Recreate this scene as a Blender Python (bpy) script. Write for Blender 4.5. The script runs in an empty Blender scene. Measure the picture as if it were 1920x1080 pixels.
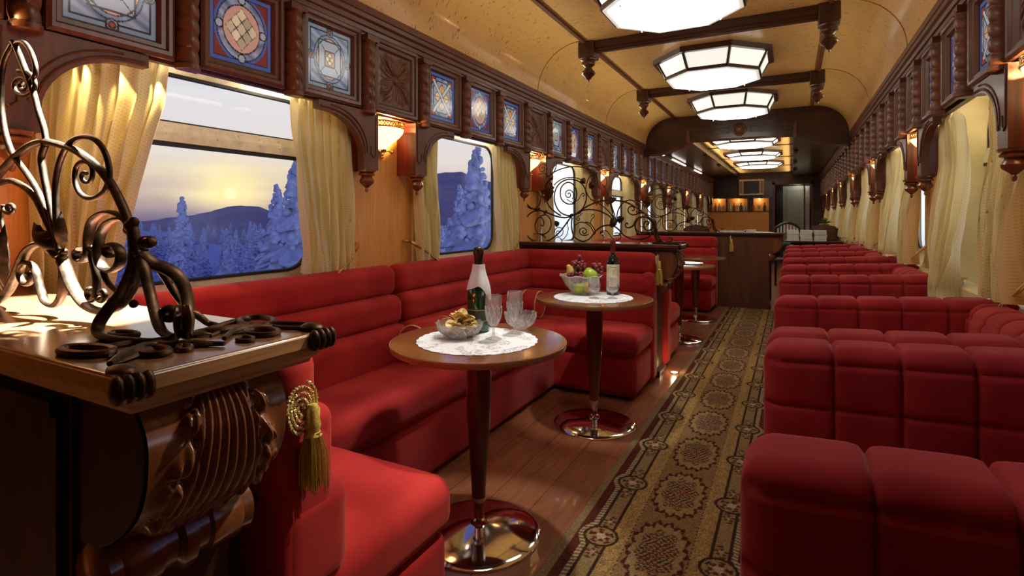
import bpy, math, random
import numpy as np
from mathutils import Vector, Matrix

scene = bpy.context.scene
COL = scene.collection
PI = math.pi
sin, cos = math.sin, math.cos
random.seed(7)
rng = np.random.default_rng(7)

# ------------------------------------------------------------------ camera
F_PX = 1000.0
VPX, VPY = 1484.0, 407.0            # vanishing point of the car's length
TH = math.atan((VPX - 960) / F_PX)
S_, C_ = sin(TH), cos(TH)
CAM_H = 1.2
cam_data = bpy.data.cameras.new('camera')
cam = bpy.data.objects.new('camera', cam_data)
COL.objects.link(cam)
cam_data.sensor_width = 36.0
cam_data.lens = 36.0 * F_PX / 1920.0
cam_data.shift_y = -(540 - VPY) / 1920.0
cam_data.clip_start = 0.02
cam_data.clip_end = 3000
cam.location = (0, 0, CAM_H)
cam.rotation_euler = (PI / 2, 0, TH)
scene.camera = cam

# ------------------------------------------------------------------ view
vs = scene.view_settings
vs.view_transform = 'Standard'
vs.look = 'None'
vs.gamma = 1.0
vs.use_curve_mapping = False
vs.exposure = 0.0
scene.cycles.max_bounces = 8
scene.cycles.transparent_max_bounces = 12
scene.cycles.sample_clamp_indirect = 6.0
scene.cycles.caustics_reflective = False
scene.cycles.caustics_refractive = False

# ------------------------------------------------------------------ world: dusk sky
SUN_DIR = Vector((-0.932, 0.641, 0.044)).normalized()
world = bpy.data.worlds.new('dusk_sky')
scene.world = world
world.use_nodes = True
wn = world.node_tree
wn.nodes.clear()


def N(nt, typ, **kw):
    n = nt.nodes.new(typ)
    for k, v in kw.items():
        setattr(n, k, v)
    return n


def ramp(nt, stops, fac, interp='LINEAR'):
    r = N(nt, 'ShaderNodeValToRGB')
    r.color_ramp.interpolation = interp
    el = r.color_ramp.elements
    while len(el) < len(stops):
        el.new(0.5)
    for e, (p, c) in zip(el, stops):
        e.position = p
        e.color = (c[0], c[1], c[2], 1) if len(c) == 3 else c
    nt.links.new(fac, r.inputs['Fac'])
    return r.outputs['Color']


def M(nt, op, a, b=None, c=None, clamp=False):
    n = N(nt, 'ShaderNodeMath', operation=op, use_clamp=clamp)
    for i, x in enumerate((a, b, c)):
        if x is None:
            continue
        if isinstance(x, (int, float)):
            n.inputs[i].default_value = x
        else:
            nt.links.new(x, n.inputs[i])
    return n.outputs[0]


def MR(nt, v, a, b, c=0.0, d=1.0, smooth=True):
    n = N(nt, 'ShaderNodeMapRange')
    n.interpolation_type = 'SMOOTHSTEP' if smooth else 'LINEAR'
    nt.links.new(v, n.inputs[0])
    for i, x in enumerate((a, b, c, d)):
        n.inputs[i + 1].default_value = x
    return n.outputs[0]


def MIX(nt, fac, a, b, blend='MIX'):
    n = N(nt, 'ShaderNodeMix', data_type='RGBA', blend_type=blend)
    for k, x in ((0, fac), (6, a), (7, b)):
        if isinstance(x, (int, float)):
            n.inputs[k].default_value = x
        elif isinstance(x, (tuple, list)):
            n.inputs[k].default_value = (x[0], x[1], x[2], 1)
        else:
            nt.links.new(x, n.inputs[k])
    return n.outputs[2]


tc = N(wn, 'ShaderNodeTexCoord')
sep = N(wn, 'ShaderNodeSeparateXYZ')
wn.links.new(tc.outputs['Generated'], sep.inputs[0])
zc, xc = sep.outputs[2], sep.outputs[0]
zz = MR(wn, zc, -0.1, 0.9, 0, 1, smooth=False)
dusk = ramp(wn, [(0.0, (0.05, 0.06, 0.18)), (0.095, (0.20, 0.16, 0.27)), (0.122, (0.34, 0.25, 0.33)),
                 (0.155, (0.58, 0.45, 0.46)), (0.20, (0.80, 0.73, 0.72)), (0.30, (0.80, 0.78, 0.80)),
                 (0.46, (0.12, 0.16, 0.46)), (1.0, (0.06, 0.085, 0.35))], zz)
pale = ramp(wn, [(0.0, (0.55, 0.60, 0.72)), (0.1, (1.1, 1.2, 1.35)), (0.16, (1.5, 1.5, 1.5)),
                 (0.23, (1.5, 1.5, 1.5)), (0.31, (0.12, 0.16, 0.46)), (1.0, (0.06, 0.085, 0.35))], zz)
side = MR(wn, xc, -0.47, -0.36)
base_sky = MIX(wn, side, dusk, pale)
dotn = N(wn, 'ShaderNodeVectorMath', operation='DOT_PRODUCT')
wn.links.new(tc.outputs['Generated'], dotn.inputs[0])
dotn.inputs[1].default_value = SUN_DIR
dt = M(wn, 'MAXIMUM', dotn.outputs['Value'], 0.0)
# streaky thin cloud in the glow
mp = N(wn, 'ShaderNodeMapping')
mp.inputs['Scale'].default_value = (3, 3, 22)
wn.links.new(tc.outputs['Generated'], mp.inputs[0])
cl = N(wn, 'ShaderNodeTexNoise')
cl.inputs['Scale'].default_value = 2.2
cl.inputs['Detail'].default_value = 5
wn.links.new(mp.outputs[0], cl.inputs['Vector'])
clv = MR(wn, cl.outputs['Fac'], 0.3, 0.7, 0.55, 1.25)
above = M(wn, 'MULTIPLY', MR(wn, zc, -0.01, 0.045), MR(wn, zc, 0.07, 0.155, 1.0, 0.0))
g_wide = M(wn, 'MULTIPLY', M(wn, 'MULTIPLY', M(wn, 'ADD', M(wn, 'MULTIPLY', M(wn, 'POWER', dt, 170.0), .62), M(wn, 'MULTIPLY', M(wn, 'POWER', dt, 4.0), .22)), above), clv)
g_mid = M(wn, 'MULTIPLY', M(wn, 'POWER', dt, 800.0), above)
g_sun = MR(wn, dt, 0.99994, 0.99999)
sky = MIX(wn, g_wide, base_sky, (1.0, 0.84, 0.50))
sky = MIX(wn, g_mid, sky, (1.15, 0.95, 0.45))
sky = MIX(wn, g_sun, sky, (1.6, 1.3, 0.6))
bg = N(wn, 'ShaderNodeBackground')
bg.inputs['Strength'].default_value = 1.0
wn.links.new(sky, bg.inputs['Color'])
wo = N(wn, 'ShaderNodeOutputWorld')
wn.links.new(bg.outputs[0], wo.inputs['Surface'])

# ------------------------------------------------------------------ room lamp powers; added counter, table and cove lights
CEIL_E = 5.4          # ceiling light panes
SCONCE_E = 3.2        # sconce bowls
SCONCE_W = 15.0        # bulb above each sconce bowl


def spot(name, loc, target, watts, cone, blend=0.3, color=(1, 1, 1), r=0.03):
    d = bpy.data.lights.new(name, 'SPOT')
    d.energy = watts
    d.spot_size = math.radians(cone)
    d.spot_blend = blend
    d.color = color
    d.shadow_soft_size = r
    o = bpy.data.objects.new(name, d)
    o.location = loc
    o.rotation_euler = (Vector(target) - Vector(loc)).to_track_quat('-Z', 'Y').to_euler()
    COL.objects.link(o)
    return o


def point(name, loc, watts, color=(1, .7, .35), r=0.03):
    d = bpy.data.lights.new(name, 'POINT')
    d.energy = watts
    d.color = color
    d.shadow_soft_size = r
    o = bpy.data.objects.new(name, d)
    o.location = loc
    COL.objects.link(o)
    return o


spot('added_counter_spot', (-1.30, 0.98, 2.45), (-1.45, 0.56, 1.0), 5200, 24, 0.12, (0.86, 1.0, 1.0))  # added spot without a fixture, whitens the counter top
spot('added_end_spot', (-0.08, 1.92, 2.5), (-0.90, 0.86, 0.66), 150, 32, 0.5, (1.0, 0.85, 0.62))  # added to brighten the corbel and the near sofa end
spot('added_table_spot', (-1.0, 2.28, 2.5), (-1.02, 1.78, .74), 105, 30, 0.4, (1.0, 0.95, 0.86))  # added spots without fixtures, brighten the laid tables
spot('added_table_spot', (-1.0, 2.38, 2.5), (-1.03, 2.99, .74), 75, 30, 0.4, (1.0, 0.95, 0.86))
spot('added_table_spot', (-1.0, 5.5, 2.5), (-1.0, 5.38, .74), 150, 24, 0.4, (1.0, 0.9, 0.75))
spot('aisle_spotlight', (-.45, 5.9, 2.5), (-.5, 4.75, 0.0), 40, 22, 0.6, (1.0, 0.85, 0.6))


def cove(name, x, y0, y1, z, watts, ry):
    """added unseen warm strip light that brightens the ceiling"""
    d = bpy.data.lights.new(name, 'AREA')
    d.shape = 'RECTANGLE'
    d.size, d.size_y = .03, y1 - y0
    d.energy = watts
    d.color = (1.0, 0.84, 0.58)
    d.spread = math.radians(120)
    o = bpy.data.objects.new(name, d)
    o.location = (x, (y0 + y1) / 2, z)
    o.rotation_euler = (0, ry, 0)
    COL.objects.link(o)


cove('added_cove_light', -1.83, 1.6, 7.5, 2.275, 9.5, math.radians(180 + 62))
cove('added_cove_light', .60, 1.6, 7.5, 2.275, 6, math.radians(180 - 62))
cove('added_cove_light', -1.21, 8.0, 15.2, 2.275, 11, math.radians(180 + 55))  # added along the far soffit edges to brighten the low ceiling
cove('added_cove_light', -.02, 8.0, 15.2, 2.275, 11, math.radians(180 - 55))

# ------------------------------------------------------------------ dimensions
XL, XR = -2.03, 0.80                 # wall faces
XC = 0.5 * (XL + XR)
P0, BAY = 0.463, 1.816               # first pier, window spacing
Y_ARCH, Y_END = 7.72, 15.4
Y_BACK = -1.7
NB = 8
PIERS = [P0 + BAY * i for i in range(NB + 1)]
WINS = [P0 + BAY * (i + .5) for i in range(NB)]
Z_CEIL, Z_CORN = 2.60, 2.25

ORD = ['first', 'second', 'third', 'fourth', 'fifth', 'sixth', 'seventh', 'eighth', 'ninth', 'tenth', 'eleventh',
       'twelfth', 'thirteenth', 'fourteenth', 'fifteenth', 'sixteenth', 'seventeenth', 'eighteenth', 'nineteenth',
       'twentieth', 'twenty-first', 'twenty-second', 'twenty-third', 'twenty-fourth', 'twenty-fifth', 'twenty-sixth',
       'twenty-seventh', 'twenty-eighth', 'twenty-ninth', 'thirtieth', 'thirty-first', 'thirty-second',
       'thirty-third', 'thirty-fourth', 'thirty-fifth', 'thirty-sixth']

# ------------------------------------------------------------------ mesh helpers


class MB:
    def __init__(s):
        s.v, s.f = [], []

    def add(s, vs_, fs):
        o = len(s.v)
        s.v.extend([tuple(p) for p in vs_])
        s.f.extend([tuple(i + o for i in f) for f in fs])
        return s

    def box(s, x0, x1, y0, y1, z0, z1):
        v = [(x, y, z) for z in (z0, z1) for y in (y0, y1) for x in (x0, x1)]
        return s.add(v, [(0, 2, 3, 1), (4, 5, 7, 6), (0, 1, 5, 4), (2, 6, 7, 3), (0, 4, 6, 2), (1, 3, 7, 5)])

    def grid(s, fn, nu, nv, wrap=False):
        v = [fn(i / nu, j / nv) for j in range(nv + 1) for i in range(nu + (0 if wrap else 1))]
        w = nu if wrap else nu + 1
        f = []
        for j in range(nv):
            for i in range(nu):
                a, b = j * w + i, j * w + (i + 1) % w
                f.append((a, b, b + w, a + w))
        return s.add(v, f)

    def loft(s, loops, closed=True, cap0=False, cap1=False):
        n = len(loops[0])
        v = [p for l in loops for p in l]
        f = []
        for j in range(len(loops) - 1):
            for i in range(n if closed else n - 1):
                a, b = j * n + i, j * n + (i + 1) % n
                f.append((a, b, b + n, a + n))
        if cap0:
            f.append(tuple(range(n))[::-1])
        if cap1:
            f.append(tuple(range((len(loops) - 1) * n, len(loops) * n)))
        return s.add(v, f)

    def lathe(s, prof, seg=24, c=(0, 0, 0), a0=0.0, a1=2 * PI, cap=False):
        full = abs(a1 - a0 - 2 * PI) < 1e-6
        k = seg if full else seg + 1
        loops = []
        for r, z in prof:
            loops.append([(c[0] + r * cos(a0 + (a1 - a0) * i / seg), c[1] + r * sin(a0 + (a1 - a0) * i / seg), c[2] + z)
                          for i in range(k)])
        return s.loft(loops, closed=full, cap0=cap, cap1=cap)

    def tube(s, pts, r, seg=8, flat=None, cap=True):
        """r: number, list or function of 0..1; flat=(a,b): half sizes of a flat bar across / along +Y-ish binormal"""
        P = [Vector(p) for p in pts]
        n = len(P)
        loops = []
        up = None
        for i in range(n):
            t = (P[min(i + 1, n - 1)] - P[max(i - 1, 0)])
            if t.length < 1e-9:
                t = Vector((0, 0, 1))
            t.normalize()
            if up is None:
                up = Vector((0, 1, 0)) if abs(t.y) < .9 else Vector((1, 0, 0))
            up = (up - t * up.dot(t))
            if up.length < 1e-6:
                up = Vector((1, 0, 0)) - t * t.x
            up.normalize()
            si = t.cross(up)
            rr = r(i / max(n - 1, 1)) if callable(r) else (r[i] if isinstance(r, (list, tuple)) else r)
            fa, fb = flat if flat else (1, 1)
            loops.append([P[i] + (si * cos(2 * PI * k / seg) * fa + up * sin(2 * PI * k / seg) * fb) * rr for k in range(seg)])
        return s.loft(loops, True, cap, cap)

    def prism(s, poly, axis, lo, hi):
        """poly: 2D points; axis 'x': (y,z); 'y': (x,z); 'z': (x,y)"""
        def p3(q, h):
            return {'x': (h, q[0], q[1]), 'y': (q[0], h, q[1]), 'z': (q[0], q[1], h)}[axis]
        return s.loft([[p3(q, lo) for q in poly], [p3(q, hi) for q in poly]], True, True, True)

    def sphere(s, c, r, nu=12, nv=8, sc=(1, 1, 1)):
        return s.grid(lambda u, v: (c[0] + r * sc[0] * sin(PI * v) * cos(2 * PI * u), c[1] + r * sc[1] * sin(PI * v) * sin(2 * PI * u),
                                    c[2] - r * sc[2] * cos(PI * v)), nu, nv, wrap=True)

    def rbox(s, x0, x1, y0, y1, z0, z1, r=.03, step=.04, disp=None, cuts=((), (), ())):
        """rounded box made of a fine grid; disp(p, n) -> signed offset along the normal"""
        L = [x1 - x0, y1 - y0, z1 - z0]
        C = [(x0 + x1) / 2, (y0 + y1) / 2, (z0 + z1) / 2]
        r = min(r, min(L) / 2 - 1e-4)

        def axis(l, cc=(), mid=0):
            k = 4
            inner = l - 2 * r
            m = max(1, int(inner / step))
            a = [-l / 2 + r * i / k for i in range(k)]
            b = [-l / 2 + r + inner * i / m for i in range(m)]
            out = a + b + [l / 2 - r + r * i / k for i in range(k + 1)]
            for c in cc:
                for d in (-.020, -.012, -.0075, -.004, 0, .004, .0075, .012, .020):
                    q = c - mid + d
                    if abs(q) < l / 2 - r:
                        out.append(q)
            out = sorted(out)
            res = [out[0]]
            for q in out[1:]:
                if q - res[-1] > .0012:
                    res.append(q)
            res[-1] = l / 2
            return res
        A = [axis(l, cuts[i], C[i]) for i, l in enumerate(L)]
        idx, v, f = {}, [], []
        H = [l / 2 - r for l in L]

        def vert(p):
            key = tuple(round(q, 6) for q in p)
            if key in idx:
                return idx[key]
            q = [max(-h, min(h, a)) for a, h in zip(p, H)]
            d = [a - b for a, b in zip(p, q)]
            # remap square corner to round one
            m = max(abs(e) for e in d)
            l = math.sqrt(sum(e * e for e in d))
            if l > 1e-9:
                ang = [math.tan(PI / 4 * (e / r)) if abs(e) < r else (1 if e > 0 else -1) for e in d]
                l2 = math.sqrt(sum(e * e for e in ang))
                n = [e / l2 for e in ang]
                # keep distance r on the surface
                p2 = [a + b * r for a, b in zip(q, n)]
            else:
                n, p2 = [0, 0, 1], list(p)
            w = [a + b for a, b in zip(p2, C)]
            if disp:
                k = disp(w, n)
                w = [a + b * k for a, b in zip(w, n)]
            idx[key] = len(v)
            v.append(tuple(w))
            return idx[key]
        for ax in range(3):
            o1, o2 = (ax + 1) % 3, (ax + 2) % 3
            for sg in (-1, 1):
                B1, B2 = A[o1], A[o2]
                for i in range(len(B1) - 1):
                    for j in range(len(B2) - 1):
                        q = []
                        for (a, b) in ((i, j), (i + 1, j), (i + 1, j + 1), (i, j + 1)):
                            p = [0, 0, 0]
                            p[ax] = sg * L[ax] / 2
                            p[o1], p[o2] = B1[a], B2[b]
                            q.append(vert(p))
                        f.append(tuple(q) if sg > 0 else tuple(q[::-1]))
        return s.add(v, f)

    def mesh(s, name, mat, ang=40):
        me = bpy.data.meshes.new(name)
        me.from_pydata(s.v, [], s.f)
        me.validate()
        if mat:
            me.materials.append(mat)
        if ang:
            me.polygons.foreach_set('use_smooth', [True] * len(me.polygons))
            me.set_sharp_from_angle(angle=math.radians(ang))
        return me

    def build(s, name, mat, parent=None, loc=None, rz=0, ang=40, label=None):
        return place(name, s.mesh(name, mat, ang), parent, loc, rz, label)


def place(name, me, parent=None, loc=None, rz=0, label=None):
    o = bpy.data.objects.new(name, me)
    COL.objects.link(o)
    if parent is not None:
        o.parent = parent
    if loc is not None:
        o.location = loc
    if rz:
        o.rotation_euler = (0, 0, rz)
    if label:
        o['label'] = label
    return o


def thing(name, label, cat, loc=(0, 0, 0), rz=0, group=None):
    o = bpy.data.objects.new(name, None)
    o.empty_display_size = 0.05
    COL.objects.link(o)
    o.location = loc
    o.rotation_euler = (0, 0, rz)
    return tag(o, label, cat, group)


def tag(o, label, cat, group=None):
    o['label'] = label
    o['category'] = cat
    if group:
        o['group'] = group
    return o


def struct(o):
    o['kind'] = 'structure'
    return o


def dup(root, loc, rz=None, label=None, group=None):
    r = root.copy()
    COL.objects.link(r)
    r.location = loc
    if rz is not None:
        r.rotation_euler = (0, 0, rz)
    if label:
        r['label'] = label
    if group:
        r['group'] = group
    for ch in list(root.children):
        c = ch.copy()
        COL.objects.link(c)
        c.parent = r
        for g in list(ch.children):
            d = g.copy()
            COL.objects.link(d)
            d.parent = c
    return r


def smooth_path(pts, n=6, closed=False):
    """Catmull-Rom through pts"""
    P = [Vector(p) for p in pts]
    m = len(P)
    out = []
    for i in range(m - 1 if not closed else m):
        if closed:
            p0, p1, p2, p3 = P[(i - 1) % m], P[i], P[(i + 1) % m], P[(i + 2) % m]
        else:
            p0, p1, p2, p3 = P[max(i - 1, 0)], P[i], P[i + 1], P[min(i + 2, m - 1)]
        for k in range(n):
            t = k / n
            out.append(0.5 * ((2 * p1) + (p2 - p0) * t + (2 * p0 - 5 * p1 + 4 * p2 - p3) * t * t + (3 * p1 - p0 - 3 * p2 + p3) * t ** 3))
    if not closed:
        out.append(P[-1])
    else:
        out.append(out[0].copy())
    return out


def ray(u, v):
    a = (u - 960) / F_PX
    return (-S_ + a * C_, C_ + a * S_, -(v - VPY) / F_PX)


def on_y(u, v, y):
    d = ray(u, v)
    t = y / d[1]
    return Vector((d[0] * t, y, CAM_H + d[2] * t))


def on_z(u, v, z):
    d = ray(u, v)
    t = (z - CAM_H) / d[2]
    return Vector((d[0] * t, d[1] * t, z))


def at_depth(u, v, dep):
    d = ray(u, v)
    return Vector((d[0] * dep, d[1] * dep, CAM_H + d[2] * dep))


# ------------------------------------------------------------------ materials


def principled(name):
    m = bpy.data.materials.new(name)
    m.use_nodes = True
    nt = m.node_tree
    b = nt.nodes['Principled BSDF']
    return m, nt, b


def simple(name, col, rough=.5, metal=0.0, **kw):
    m, nt, b = principled(name)
    # slight procedural tone variation
    n = N(nt, 'ShaderNodeTexNoise')
    n.inputs['Scale'].default_value = kw.pop('nscale', 30)
    n.inputs['Detail'].default_value = 3
    t = N(nt, 'ShaderNodeTexCoord')
    nt.links.new(t.outputs['Object'], n.inputs['Vector'])
    k = kw.pop('vary', 0.18)
    c = MIX(nt, MR(nt, n.outputs['Fac'], .3, .7), tuple(x * (1 - k) for x in col), tuple(min(1, x * (1 + k)) for x in col))
    nt.links.new(c, b.inputs['Base Color'])
    b.inputs['Roughness'].default_value = rough
    b.inputs['Metallic'].default_value = metal
    for kk, v in kw.items():
        b.inputs[kk].default_value = v
    return m


def wood(name, c0, c1, axis='Z', scale=1.0, rough=.35, coat=0.4, bump=.15, stretch=14):
    m, nt, b = principled(name)
    t = N(nt, 'ShaderNodeTexCoord')
    mp_ = N(nt, 'ShaderNodeMapping')
    sc = {'X': (1, stretch, stretch), 'Y': (stretch, 1, stretch), 'Z': (stretch, stretch, 1)}[axis]
    mp_.inputs['Scale'].default_value = tuple(s_ * scale for s_ in sc)
    nt.links.new(t.outputs['Object'], mp_.inputs[0])
    n = N(nt, 'ShaderNodeTexNoise')
    n.inputs['Scale'].default_value = 3.0
    n.inputs['Detail'].default_value = 6
    n.inputs['Distortion'].default_value = .6
    nt.links.new(mp_.outputs[0], n.inputs['Vector'])
    c = ramp(nt, [(.25, c0), (.5, tuple((a + d) / 2 for a, d in zip(c0, c1))), (.75, c1)], n.outputs['Fac'])
    nt.links.new(c, b.inputs['Base Color'])
    b.inputs['Roughness'].default_value = rough
    b.inputs['Coat Weight'].default_value = coat
    b.inputs['Coat Roughness'].default_value = .15
    bp = N(nt, 'ShaderNodeBump')
    bp.inputs['Strength'].default_value = bump
    bp.inputs['Distance'].default_value = .002
    nt.links.new(n.outputs['Fac'], bp.inputs['Height'])
    nt.links.new(bp.outputs[0], b.inputs['Normal'])
    return m


def velvet(name, c0, c1):
    m, nt, b = principled(name)
    t = N(nt, 'ShaderNodeTexCoord')
    n = N(nt, 'ShaderNodeTexNoise')
    n.inputs['Scale'].default_value = 5
    n.inputs['Detail'].default_value = 5
    nt.links.new(t.outputs['Object'], n.inputs['Vector'])
    nt.links.new(MIX(nt, MR(nt, n.outputs['Fac'], .3, .7), c0, c1), b.inputs['Base Color'])
    b.inputs['Roughness'].default_value = .85
    b.inputs['Specular IOR Level'].default_value = .15
    b.inputs['Sheen Weight'].default_value = .35
    b.inputs['Sheen Roughness'].default_value = .4
    b.inputs['Sheen Tint'].default_value = (1, .40, .38, 1)
    n2 = N(nt, 'ShaderNodeTexNoise')
    n2.inputs['Scale'].default_value = 400
    nt.links.new(t.outputs['Object'], n2.inputs['Vector'])
    bp = N(nt, 'ShaderNodeBump')
    bp.inputs['Strength'].default_value = .15
    bp.inputs['Distance'].default_value = .001
    nt.links.new(n2.outputs['Fac'], bp.inputs['Height'])
    nt.links.new(bp.outputs[0], b.inputs['Normal'])
    return m


def emit(name, col, strength, base=(.8, .8, .8), rough=.4):
    m, nt, b = principled(name)
    b.inputs['Base Color'].default_value = (*base, 1)
    b.inputs['Roughness'].default_value = rough
    n = N(nt, 'ShaderNodeTexNoise')
    n.inputs['Scale'].default_value = 6
    t = N(nt, 'ShaderNodeTexCoord')
    nt.links.new(t.outputs['Object'], n.inputs['Vector'])
    nt.links.new(MIX(nt, n.outputs['Fac'], tuple(x * .92 for x in col), col), b.inputs['Emission Color'])
    b.inputs['Emission Strength'].default_value = strength
    return m


def attr_mat(name, rough=.7, emis=0.0, noise=0.0, **kw):
    m, nt, b = principled(name)
    a = N(nt, 'ShaderNodeVertexColor')
    a.layer_name = 'col'
    c = a.outputs['Color']
    if noise:
        t = N(nt, 'ShaderNodeTexCoord')
        n = N(nt, 'ShaderNodeTexNoise')
        n.inputs['Scale'].default_value = 160
        n.inputs['Detail'].default_value = 2
        nt.links.new(t.outputs['Object'], n.inputs['Vector'])
        c = MIX(nt, noise, c, MIX(nt, 1.0, c, ramp(nt, [(.3, (.35, .35, .35)), (.7, (1.5, 1.5, 1.5))], n.outputs['Fac']), 'MULTIPLY'))
    nt.links.new(c, b.inputs['Base Color'])
    b.inputs['Roughness'].default_value = rough
    if emis:
        nt.links.new(c, b.inputs['Emission Color'])
        b.inputs['Emission Strength'].default_value = emis
    for kk, v in kw.items():
        b.inputs[kk].default_value = v
    return m


def clear_glass(name, col=(1, 1, 1), gloss=.12, white=0.0):
    """thin clear glass: mostly see-through with a reflective skin"""
    m = bpy.data.materials.new(name)
    m.use_nodes = True
    nt = m.node_tree
    nt.nodes.clear()
    tr = N(nt, 'ShaderNodeBsdfTransparent')
    tr.inputs[0].default_value = (*col, 1)
    gl = N(nt, 'ShaderNodeBsdfGlossy')
    gl.inputs['Roughness'].default_value = .04
    fr = N(nt, 'ShaderNodeFresnel')
    fr.inputs[0].default_value = 1.45
    mx = N(nt, 'ShaderNodeMixShader')
    nt.links.new(M(nt, 'ADD', M(nt, 'MULTIPLY', fr.outputs[0], .4), gloss, clamp=True), mx.inputs[0])
    nt.links.new(tr.outputs[0], mx.inputs[1])
    nt.links.new(gl.outputs[0], mx.inputs[2])
    o = N(nt, 'ShaderNodeOutputMaterial')
    last = mx.outputs[0]
    if white:
        df = N(nt, 'ShaderNodeBsdfDiffuse')
        df.inputs[0].default_value = (.95, .95, .93, 1)
        tl = N(nt, 'ShaderNodeBsdfTranslucent')
        tl.inputs[0].default_value = (.95, .95, .93, 1)
        m1 = N(nt, 'ShaderNodeMixShader')
        m1.inputs[0].default_value = .5
        nt.links.new(df.outputs[0], m1.inputs[1])
        nt.links.new(tl.outputs[0], m1.inputs[2])
        m2 = N(nt, 'ShaderNodeMixShader')
        m2.inputs[0].default_value = white
        nt.links.new(last, m2.inputs[1])
        nt.links.new(m1.outputs[0], m2.inputs[2])
        last = m2.outputs[0]
    nt.links.new(last, o.inputs[0])
    return m


MAHOG = wood('carved_mahogany', (.060, .019, .009), (.155, .050, .020), 'Y', .8, .42, .15)
MAHOG_Z = wood('mahogany_upright', (.060, .019, .009), (.160, .052, .021), 'Z', .8, .42, .15)
MAHOG_DK = wood('dark_mahogany', (.022, .008, .005), (.06, .018, .010), 'X', .8, .35, .3)
CARVED = wood('polished_carving', (.11, .037, .014), (.26, .088, .028), 'Z', .6, .25, .7, .05)
CARVED_DULL = wood('panel_carving', (.075, .025, .011), (.165, .056, .022), 'Z', .6, .42, .15, .05)
CARVED_DK = wood('dark_turned_wood', (.035, .012, .006), (.09, .028, .012), 'Z', .6, .28, .5, .05)
CABINET = wood('cabinet_dark_wood', (.020, .007, .005), (.05, .016, .009), 'Z', .8, .6, 0, .1)
CABINET.node_tree.nodes['Principled BSDF'].inputs['Specular IOR Level'].default_value = .12
GLOW_MAHOG = wood('glow_tinted_mahogany', (.14, .016, .009), (.25, .032, .015), 'Z', .8, .35, .3)  # the sconce's red glow is put into the side board colour
OAK_EDGE = wood('oak_edge', (.27, .13, .045), (.46, .25, .10), 'Y', 1.2, .35, .3, .2, 22)
COUNTER = wood('counter_top_wood', (.10, .045, .018), (.22, .10, .04), 'X', .6, .22, .6, .03)
VENEER = wood('orange_wall_veneer', (.58, .24, .050), (.78, .39, .10), 'Z', 1.4, .42, .25, .05, 26)
TABLE_W = wood('table_wood', (.13, .05, .018), (.30, .12, .04), 'X', 1.0, .16, .8, .03)
COLUMN_W = wood('table_column_wood', (.07, .015, .007), (.15, .034, .014), 'Z', 1.0, .28, .5, .03)
RED = velvet('red_velvet', (.33, .017, .019), (.47, .034, .031))
CRIMSON = velvet('dimmed_red_velvet', (.28, .018, .023), (.41, .036, .042))  # the sofas' red velvet, with the right side's lighting put into its tone
IRON = simple('bronzed_wrought_iron', (.080, .047, .029), .46, 1.0, vary=.4, nscale=60)
CHROME = simple('chrome', (.75, .73, .70), .08, 1.0, vary=.03)
BRASS = simple('brass', (.65, .42, .16), .25, 1.0, vary=.15)
ALU = simple('brushed_aluminium', (.80, .73, .56), .45, .25, vary=.1)
GASKET = simple('black_rubber', (.012, .012, .012), .5)
CREAM = simple('cream_window_moulding', (.72, .60, .30), .35, vary=.08, nscale=6)
WHITE = simple('white_linen', (.82, .82, .82), .8, vary=.04)
BLACK = simple('black_plastic', (.012, .012, .014), .3)
GLASS = clear_glass('window_glass', (1, 1, 1), .01)
CRYSTAL = clear_glass('crystal', (.99, .99, .99), .05, .13)
LACE_C = simple('lace', (.78, .80, .84), .85, vary=.1, nscale=220)
GOLD = simple('gold_thread', (.75, .57, .24), .45, .3, vary=.35, nscale=300)
GOLD2 = simple('bright_gold_thread', (.80, .60, .14), .4, .3, vary=.3, nscale=300)

# karelian birch ceiling: warm yellow with short brown flecks
BIRCH, nt, b = principled('birch_ceiling_veneer')
t = N(nt, 'ShaderNodeTexCoord')
mp_ = N(nt, 'ShaderNodeMapping')
mp_.inputs['Scale'].default_value = (26, 60, 26)
mp_.inputs['Rotation'].default_value = (0, 0, .25)
nt.links.new(t.outputs['Object'], mp_.inputs[0])
n = N(nt, 'ShaderNodeTexNoise')
n.inputs['Scale'].default_value = 1.0
n.inputs['Detail'].default_value = 1.5
nt.links.new(mp_.outputs[0], n.inputs['Vector'])
n2 = N(nt, 'ShaderNodeTexNoise')
n2.inputs['Scale'].default_value = 3
nt.links.new(t.outputs['Object'], n2.inputs['Vector'])
base_c = MIX(nt, n2.outputs['Fac'], (.62, .41, .14), (.78, .55, .22))
nt.links.new(MIX(nt, MR(nt, n.outputs['Fac'], .64, .70, 0, .75), base_c, (.22, .09, .015)), b.inputs['Base Color'])
b.inputs['Roughness'].default_value = .34
b.inputs['Coat Weight'].default_value = .35
b.inputs['Coat Roughness'].default_value = .12

# floor: long reddish planks
FLOOR, nt, b = principled('plank_floor')
t = N(nt, 'ShaderNodeTexCoord')
mp_ = N(nt, 'ShaderNodeMapping')
mp_.inputs['Rotation'].default_value = (0, 0, PI / 2)
nt.links.new(t.outputs['Object'], mp_.inputs[0])
br = N(nt, 'ShaderNodeTexBrick')
br.inputs['Scale'].default_value = 1.0
br.inputs['Brick Width'].default_value = 1.3
br.inputs['Row Height'].default_value = .19
br.inputs['Mortar Size'].default_value = .0018
br.inputs['Color1'].default_value = (.24, .095, .042, 1)
br.inputs['Color2'].default_value = (.31, .125, .058, 1)
br.inputs['Mortar'].default_value = (.03, .01, .006, 1)
nt.links.new(mp_.outputs[0], br.inputs['Vector'])
mp2 = N(nt, 'ShaderNodeMapping')
mp2.inputs['Scale'].default_value = (14, 1.4, 1)
nt.links.new(t.outputs['Object'], mp2.inputs[0])
n = N(nt, 'ShaderNodeTexNoise')
n.inputs['Scale'].default_value = 2.4
n.inputs['Detail'].default_value = 7
n.inputs['Distortion'].default_value = 1.2
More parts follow.
